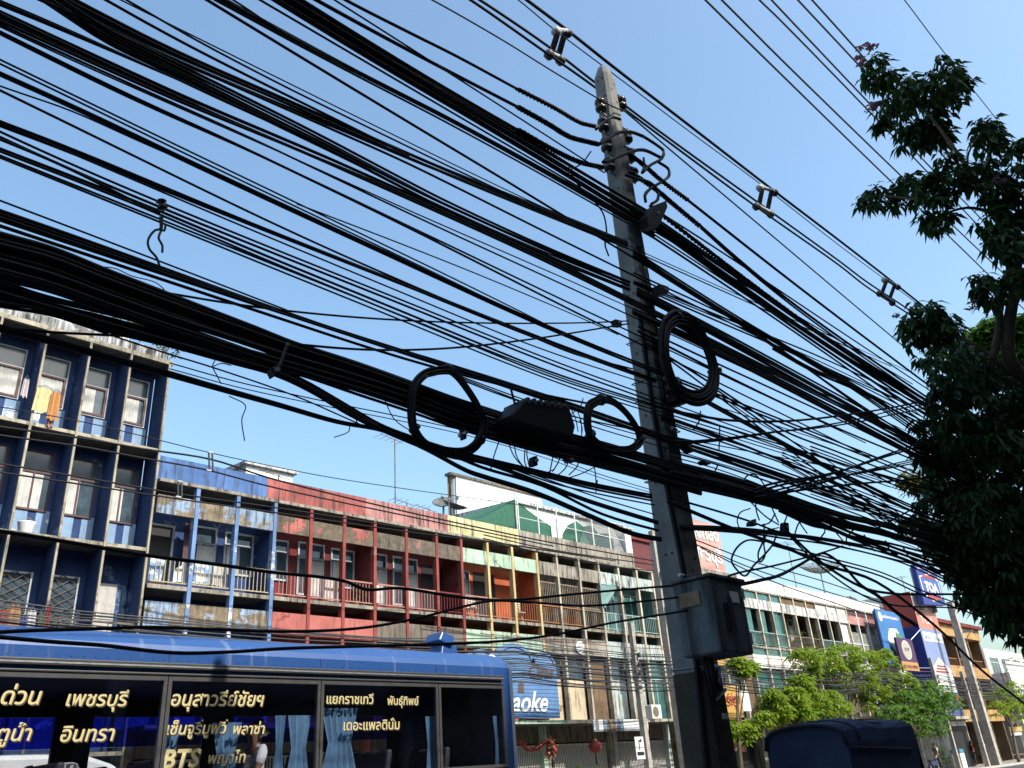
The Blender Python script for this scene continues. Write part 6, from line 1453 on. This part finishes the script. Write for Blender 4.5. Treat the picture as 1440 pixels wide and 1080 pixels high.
for (px, py, w, h, c, lab) in ((8,858,.3,.7,'#b8442e','rust red garment on the lowest rail of the blue block'),(22,850,.35,.6,'#c88a4a','tan garment on the lowest rail of the blue block'),(35,866,.2,.5,'#3a5ab0','blue garment on the lowest rail of the blue block'),(46,858,.25,.5,'#e8e4ea','white garment on the lowest rail of the blue block'),(70,850,.14,.8,'#c2304a','red scarf on the lowest rail of the blue block'),(60,862,.2,.45,'#6a7a58','green garment on the lowest rail of the blue block')):
    hang(lab, px, py, w, h, 23.85, CL('cloth_'+c[1:], c))
p = at(48, 742, 24.3); t = thing('bucket', 'white plastic bucket on the middle ledge of the blue block', 'bucket', (p.x-.2, 24.3, 8.335))
b = MB(); b.lathe((p.x-.2, 24.3, 8.335), (0, 0, 1), [(0, .16), (.02, .17), (.3, .22), (.33, .23)], 16); b.build('tub', M['white'], t, True); b = MB(); b.tube(spline([(p.x-.43, 24.3, 8.65), (p.x-.2, 24.25, 8.78), (p.x+.03, 24.3, 8.65)], 5), .008, 4); b.build('handle', M['steel'], t)
def sheet(label, pts, Y, mat, cat='sheet', name='cloth_sheet'):
    P = [at(x, y, Y+.03*(i % 2)) for i, (x, y) in enumerate(pts)]
    b = MB(); b.hull([tuple(p) for p in P], [tuple(p+V(0, .02, 0)) for p in P]); o = b.build(name, mat); tag(o, label, cat)
sheet('white tarpaulin draped behind the first blue balcony rail', [(243,818), (246,800), (266,790), (267,818)], 24.3, M['white'])
sheet('pale sheet hung behind the blue balcony rail at the corner', [(208,815), (212,784), (232,788), (226,818)], 24.3, M['blue_dado'])
sheet('grey board leaning behind the second blue balcony rail', [(271,816), (275,790), (298,795), (296,822)], 24.35, M['blue_dado'], 'board', 'leaning_board')
sheet('wooden sheet behind the second blue balcony rail', [(298,822), (300,794), (320,797), (318,827)], 24.35, M['shelf_cloth'], 'board', 'leaning_board')
sheet('bare plank panel behind the red balcony rail', [(456,843), (458,812), (478,816), (478,847)], 24.35, M['shelf_cloth'], 'board', 'leaning_board')
sheet('dark curtain tied open in the blue doorway', [(256,788), (261,735), (268,738), (270,760), (264,786)], 24.7, plain('plum_curtain', hexc('#6a4a50'), .9), 'curtain', 'door_curtain')
sheet('torn teal net over the pale shophouse balcony', [(844,822), (846,848), (851,855), (868,826), (862,822)], 23.92, plain('teal_net', hexc('#7fb4ac'), .8), 'netting', 'shade_net')
def chair(label, x, y, z, mat, tilt=0.0):
    t = thing('folding_chair', label, 'chair', (x, y, z), 'chairs on the balconies')
    b = MB()
    for s in (0, .45):
        b.tube([(x+s, y, z), (x+s+tilt, y+.15, z+.95)], .015); b.tube([(x+s, y+.35, z), (x+s, y-.05, z+.45)], .015)
    b.build('leg', M['offwhite'], t)
    b = MB()
    for i in range(6): b.box(x+.0, x+.45, y+.13, y+.15, z+.45+i*.09, z+.5+i*.09)
    b.build('backrest', mat, t)
    b = MB(); b.box(x, x+.45, y-.1, y+.3, z+.42, z+.45); b.build('seat', mat, t)
chair('pale folding chair leaning on the orange balcony', 25.5, 24.35, 7.325, M['offwhite'], -.2); chair('grey chair on the orange balcony by the green door', 23.0, 24.5, 7.325, M['offwhite']); chair('brown chair on the brown balcony', 48.9, 24.4, 7.325, M['maroon']); chair('white chair on the teal balcony', 45.9, 24.4, 7.325, M['white'])
t = thing('air_conditioner', 'white air conditioner outdoor unit on the teal shophouse canopy', 'air conditioner', (33.4, 23.6, 3.475))
b = MB(); b.box(33.0, 33.75, 23.5, 23.85, 3.5, 4.1); b.build('case', M['offwhite'], t, bevel=.02); b = MB(); b.disc((33.3, 23.49, 3.8), 0, .22, .22, .008); b.build('fan_grille', M['rail_d'], t)
t = thing('wall_disc', 'round white disc fixed to the lower grey concrete band', 'sign', (29.6, 23.9, 6.2)); p = at(816, 910, 23.95)
b = MB(); b.disc((p.x, 23.95, p.z), 0, .27, .27, .05); b.build('disc', M['white'], t); b = MB(); b.box(p.x-.2, p.x+.2, 23.935, 23.948, p.z+.02, p.z+.035); b.build('seam', M['rail_d'], t)
def dirty_boards():
    for (x0, x1, m, lab) in ((28.2, 28.8, 'white', 'white notice board on the canopy edge'), (28.85, 30.1, 'blue_pale', 'faded blue notice board on the canopy edge'), (30.15, 31.9, 'white', 'wide white notice board on the canopy edge')):
        b = MB(); b.box(x0, x1, 23.0, 23.06, 3.0, 3.45); o = b.build('notice_board', M[m]); tag(o, lab, 'notice board', 'notice boards on the canopies')
dirty_boards()

# ================================================================ STREET-LEVEL SIGNS
def karaoke():
    y = 23.05; x0, x1, z0 = at(690, 1000, y).x-1.2, at(788, 1010, y).x, at(780, 1010, y).z
    zt = at(770, 935, y).z
    t = thing('signboard', 'sky blue karaoke sign board with three arched tops in front of the orange shophouse', 'sign', ((x0+x1)/2, y, z0))
    bm = plain('sign_sky_blue', hexc('#5f9fe2'), .6, var=.18, scale=2)
    b = MB(); b.box(x0, x1, y, y+.08, z0, zt); b.build('panel', bm, t)
    w = x1-x0
    for (cx, r, h) in ((x0+w*.18, w*.17, .45), (x0+w*.53, w*.235, .75), (x1-w*.14, w*.14, .5)):
        b = MB(); n = 14; P = [V(cx+r*math.cos(math.pi*i/n), y, zt-.02+h*math.sin(math.pi*i/n)) for i in range(n+1)]
        b.hull([tuple(p+V(0, .012, 0)) for p in P], [tuple(p+V(0, .07, 0)) for p in P]); a = b.build('arch_top', bm, t)
        b = MB(); b.tube([V(cx+(p.x-cx)*.82, y, zt-.02+(p.z-zt+.02)*.8) for p in P], .02, 4); b.build('arch_line', plain('sign_navy', hexc('#2c5a9c'), .6), a)
    b = MB(); n = int((zt-z0)/.14)
    for i in range(n):
        z = z0+.06+i*.14; b.box(x0+.02, x1-.02, y-.006, y-.001, z, z+.018)
    b.build('board_line', M['blue_deep'] if False else plain('sign_line_blue', hexc('#3d78bd'), .6), t)
    brown = plain('sign_brown', hexc('#7a5a4c'), .6); rim = plain('sign_dark_shadow', (.03, .03, .05), .6)
    a, c = at(708, 1000, y), at(771, 997, y); lettering('karaoke', t, c.x-(c.x-a.x)*1.35, c.x, at(760, 1000, y).z+.0, y-.02, M['white'], shear=.35, bold=.02, outline=rim)
    c = at(779, 955, y); a = at(744, 953, y); lettering('Cisas', t, a.x, c.x, at(760, 953, y).z, y-.02, brown, shear=.3, bold=.02, outline=rim)
    a, c = at(712, 972, y), at(737, 973, y); lettering('a', t, c.x-.35, c.x, at(730, 973, y).z, y-.02, brown, shear=.3, bold=.03, outline=rim)
karaoke()
def flat_sign(name, label, x0, x1, y, z0, z1, mat, texts=(), group=None, th=.06, cat='sign'):
    t = thing(name, label, cat, ((x0+x1)/2, y, z0), group)
    b = MB(); b.box(x0, x1, y, y+th, z0, z1); b.build('panel', mat, t)
    b = MB(); b.box(x0-.03, x0-.001, y-.01, y+th+.01, z0-.02, z1+.02); b.box(x1+.001, x1+.03, y-.01, y+th+.01, z0-.02, z1+.02); b.build('frame', M['steel'], t)
    for (s, a, c, z, m, sh) in texts: lettering(s, t, x0+(x1-x0)*a, x0+(x1-x0)*c, z0+(z1-z0)*z, y-.012, m, shear=sh, bold=.015)
    return t
YEL = plain('sign_yellow', hexc('#f2b51e'), .55, var=.1); REDT = plain('sign_red_text', hexc('#b8301c'), .6)
a, c = at(1012, 1013, 23.1), at(1039, 965, 23.1)
flat_sign('signboard', 'large yellow sign with red words under the small leafy tree', a.x, c.x, 23.1, a.z, c.z, YEL, [('ศูนย์ซ่อม', .1, .95, .5, REDT, 0), ('ประตู', .2, .8, .4, REDT, 0)], 'yellow signs')
a, c = at(1005, 938, 23.2), at(1026, 918, 23.2)
flat_sign('signboard', 'upper yellow sign half hidden by the cabinet', a.x, c.x, 23.2, a.z, c.z, YEL, (), 'yellow signs')
a, c = at(1040, 1000, 23.3), at(1052, 972, 23.3); flat_sign('signboard', 'narrow white sign next to the large yellow sign', a.x, c.x, 23.3, a.z, c.z, M['white'])
a, c = at(1028, 1058, 22.9), at(1046, 1038, 22.9); flat_sign('signboard', 'red shop sign with a big white O', a.x, c.x, 22.9, a.z, c.z, SIGN_RED, [('O', .12, .5, .12, M['white'], 0)])
# traffic sign on the slim pole
p = at(895, 1052, 20.8); q = at(903, 1040, 20.8)
x0, x1 = p.x-.12, p.x+.42
t = thing('road_sign', 'white road sign with a black right-turn arrow on the slim concrete pole', 'road sign', ((x0+x1)/2, 20.75, 2.4))
za, zb = at(897, 1068, 20.75).z, at(897, 1036, 20.75).z
b = MB(); b.box(x0, x1, 20.74, 20.76, za+.42, zb); b.build('panel', M['white'], t); b = MB(); b.box(x0, x1, 20.74, 20.76, za, za+.4); b.build('lower_panel', M['white'], t)
b = MB(); xm = (x0+x1)/2; zc = (za+.42+zb)/2
b.box(xm-.06, xm-.015, 20.728, 20.735, zc-.28, zc+.02); b.box(xm-.06, xm+.06, 20.727, 20.7345, zc+.02, zc+.065); b.poly([(xm+.06, 20.73, zc-.04), (xm+.16, 20.73, zc+.043), (xm+.06, 20.73, zc+.13)]); b.build('arrow', M['win_dark'], t)
b = MB(); b.box(x0+.06, x1-.06, 20.728, 20.736, za+.14, za+.26); b.build('plate_text', M['win_dark'], t)
# lanterns and garland
def lantern(label, px, py, Y, r):
    p = at(px, py, Y); t = thing('paper_lantern', label, 'lantern', p-V(0, 0, r), 'red lanterns under the canopies')
    b = MB(); b.lathe(p-V(0, 0, r*.9), (0, 0, 1), [(r*.9+r*.9*math.sin(u), max(.12*r, r*math.cos(u))) for u in [(-1.4+2.8*i/10) for i in range(11)]], 16); b.build('globe', plain('lantern_red', hexc('#b02a22'), .6), t, True)
    b = MB(); b.lathe(p+V(0, 0, r*.85), (0, 0, 1), [(0, r*.3), (.06, r*.3)], 10); b.lathe(p-V(0, 0, r*.95), (0, 0, 1), [(0, r*.25), (.05, r*.3)], 10); b.tube([p+V(0, 0, r), p+V(0, 0, r+.35)], .01, 4); b.build('cap', plain('lantern_gold', hexc('#c08a2c'), .5), t)
    b = MB(); b.lathe(p-V(0, 0, r*.95+.4), (0, 0, 1), [(0, .05), (.2, .05), (.4, .02)], 8); b.build('tassel', M['win_dark'], t)
lantern('round red lantern in front of the grey folding gate', 837, 1050, 23.3, .27); lantern('red lantern at the end of the tinsel garland', 776, 1055, 23.3, .22)
t = thing('garland', 'red tinsel garland with gold bow over the orange shop front', 'garland', at(750, 1050, 23.2))
b = MB(); g = [at(x, y, 23.2) for (x, y) in ((730,1043),(741,1053),(752,1054),(762,1047),(771,1040))]; L = spline(g, 6); b.tube(L, .05, 6)
for p in L: leaf_mesh(b, p, .07, 18, .12, .04, .1)
b.build('tinsel', plain('red_tinsel', hexc('#b8322c'), .4, .3), t)
b = MB(); p = at(773, 1043, 23.2); leaf_mesh(b, p, .12, 45, .2, .09, .5); leaf_mesh(b, p-V(0, 0, .35), .1, 45, .2, .09, .9); b.build('bow', plain('gold_bow', hexc('#d8843c'), .5), t)
flat_sign('signboard', 'pale teal shop sign above the stalls beside the thin pale pole', at(1325, 1028, 22.9).x, at(1358, 1030, 22.9).x, 22.9, at(1340, 1032, 22.9).z, at(1340, 1026, 22.9).z, plain('sign_aqua', hexc('#8fc4cc'), .6))
flat_sign('signboard', 'amber and red shop sign with white lower half at the far right', at(1422, 1034, 22.4).x, at(1437, 1033, 22.4).x, 22.4, at(1430, 1034, 22.4).z, at(1430, 1029, 22.4).z, M['white'])
flat_sign('signboard', 'amber strip sign above the white shop sign at the far right', at(1420, 1027, 22.3).x, at(1438, 1028, 22.3).x, 22.3, at(1430, 1028.5, 22.3).z, at(1430, 1022, 22.3).z, YEL)
flat_sign('billboard', 'plain periwinkle blue board between the rounded tree and the stout far pole', at(1331, 1000, 22.2).x, at(1357, 1010, 22.2).x, 22.2, at(1340, 1014, 22.2).z, at(1340, 992, 22.2).z, plain('sign_periwinkle', hexc('#6f86d8'), .6, var=.1))
# ice box, stall things
p = at(1351, 1078, 22.0); t = thing('ice_box', 'white ice box with a blue lid band beside the thin pale pole', 'ice box', (p.x, 22, 0))
b = MB(); b.box(p.x-.35, p.x+.5, 21.7, 22.3, .0, .95); b.build('case', M['white'], t, bevel=.03); b = MB(); b.box(p.x-.36, p.x+.51, 21.69, 22.31, .96, 1.2); b.build('lid', plain('aqua_lid', hexc('#2c9fd0'), .5), t, bevel=.02)
p = at(1322, 1078, 21.0); t = thing('motorcycle', 'parked motorcycle under the rounded street tree', 'motorcycle', (p.x-1.5, 21, 0))
def moto(t, x, y):
    for dx in (0, 1.25):
        w = MB(); n = 20; w.tube([(x+dx+.29*math.cos(6.2832*i/n), y, .3+.29*math.sin(6.2832*i/n)) for i in range(n+1)], .05, 6, False); wh = w.build('wheel', M['rubber'], t, True)
        w = MB()
        for i in range(5): w.tube([(x+dx, y, .3), (x+dx+.26*math.cos(i*1.257), y, .3+.26*math.sin(i*1.257))], .012, 4)
        w.build('rim', M['steel'], wh)
    b = MB(); b.hull([(x+.1, y-.1, .45), (x+.95, y-.1, .4), (x+.95, y+.1, .4), (x+.1, y+.1, .45)], [(x-.05, y-.08, .68), (x+.85, y-.12, .66), (x+.85, y+.12, .66), (x-.05, y+.08, .68)]); b.build('body', plain('moto_blue', hexc('#2a3f8c'), .35), t, bevel=.04)
    b = MB(); b.hull([(x-.05, y-.1, .69), (x+.7, y-.12, .67), (x+.7, y+.12, .67), (x-.05, y+.1, .69)], [(x+.0, y-.08, .78), (x+.62, y-.1, .74), (x+.62, y+.1, .74), (x, y+.08, .78)]); b.build('saddle', M['rubber'], t, bevel=.02)
    b = MB(); b.tube([(x+1.25, y, .3), (x+1.05, y, .95)], .035); b.tube([(x+1.0, y-.3, 1.02), (x+1.05, y, .98), (x+1.0, y+.3, 1.02)], .018); b.build('fork', M['steel'], t)
    b = MB(); b.lathe((x+1.1, y, .9), (1, 0, .1), [(0, .09), (.06, .09), (.09, .05)], 12); b.build('headlight', M['white'], t)
moto(t, p.x-1.5, 21.0)
# lettering on the far boards
WL = M['white']
lettering('ศูนย์ผสมสีรถยนต์', RS, 67.2, 70.9, 13.85, 21.683, WL, bold=.02)
lettering('TOA', RS, 67.75, 70.5, 12.2, 21.66, WL, h=.72, shear=.05, bold=.05)
lettering('TOA', SH, 67.0, 69.6, 9.85, 22.385, WL, h=.55)
lettering('สีทาบ้าน', SH, 66.8, 70.3, 8.68, 22.365, SIGN_BLUE, h=.3)
lettering('เครื่องกรองน้ำ', AB, 61.6, 64.5, 9.95, 23.085, WL, h=.25, bold=.02)
lettering('INCIP', RSIGN, 62.75, 63.65, 7.68, 22.57, plain('badge_navy', (.03, .03, .12), .6), h=.22, shear=.2, bold=.03)
lettering('02-963-9898', RSIGN, 61.95, 64.45, 6.52, 22.585, plain('strip_brown', (.15, .03, .06), .6), h=.22, bold=.02)
for i, (s, z) in enumerate((('ห้างทอง', 17.2), ('เพชรบุรี', 15.5), ('ประตูน้ำ', 13.6), ('กรุงเทพ', 11.9))): lettering(s, SIGN_PINK, 53.7, 58.3, z, 32.95, WL, bold=.03)
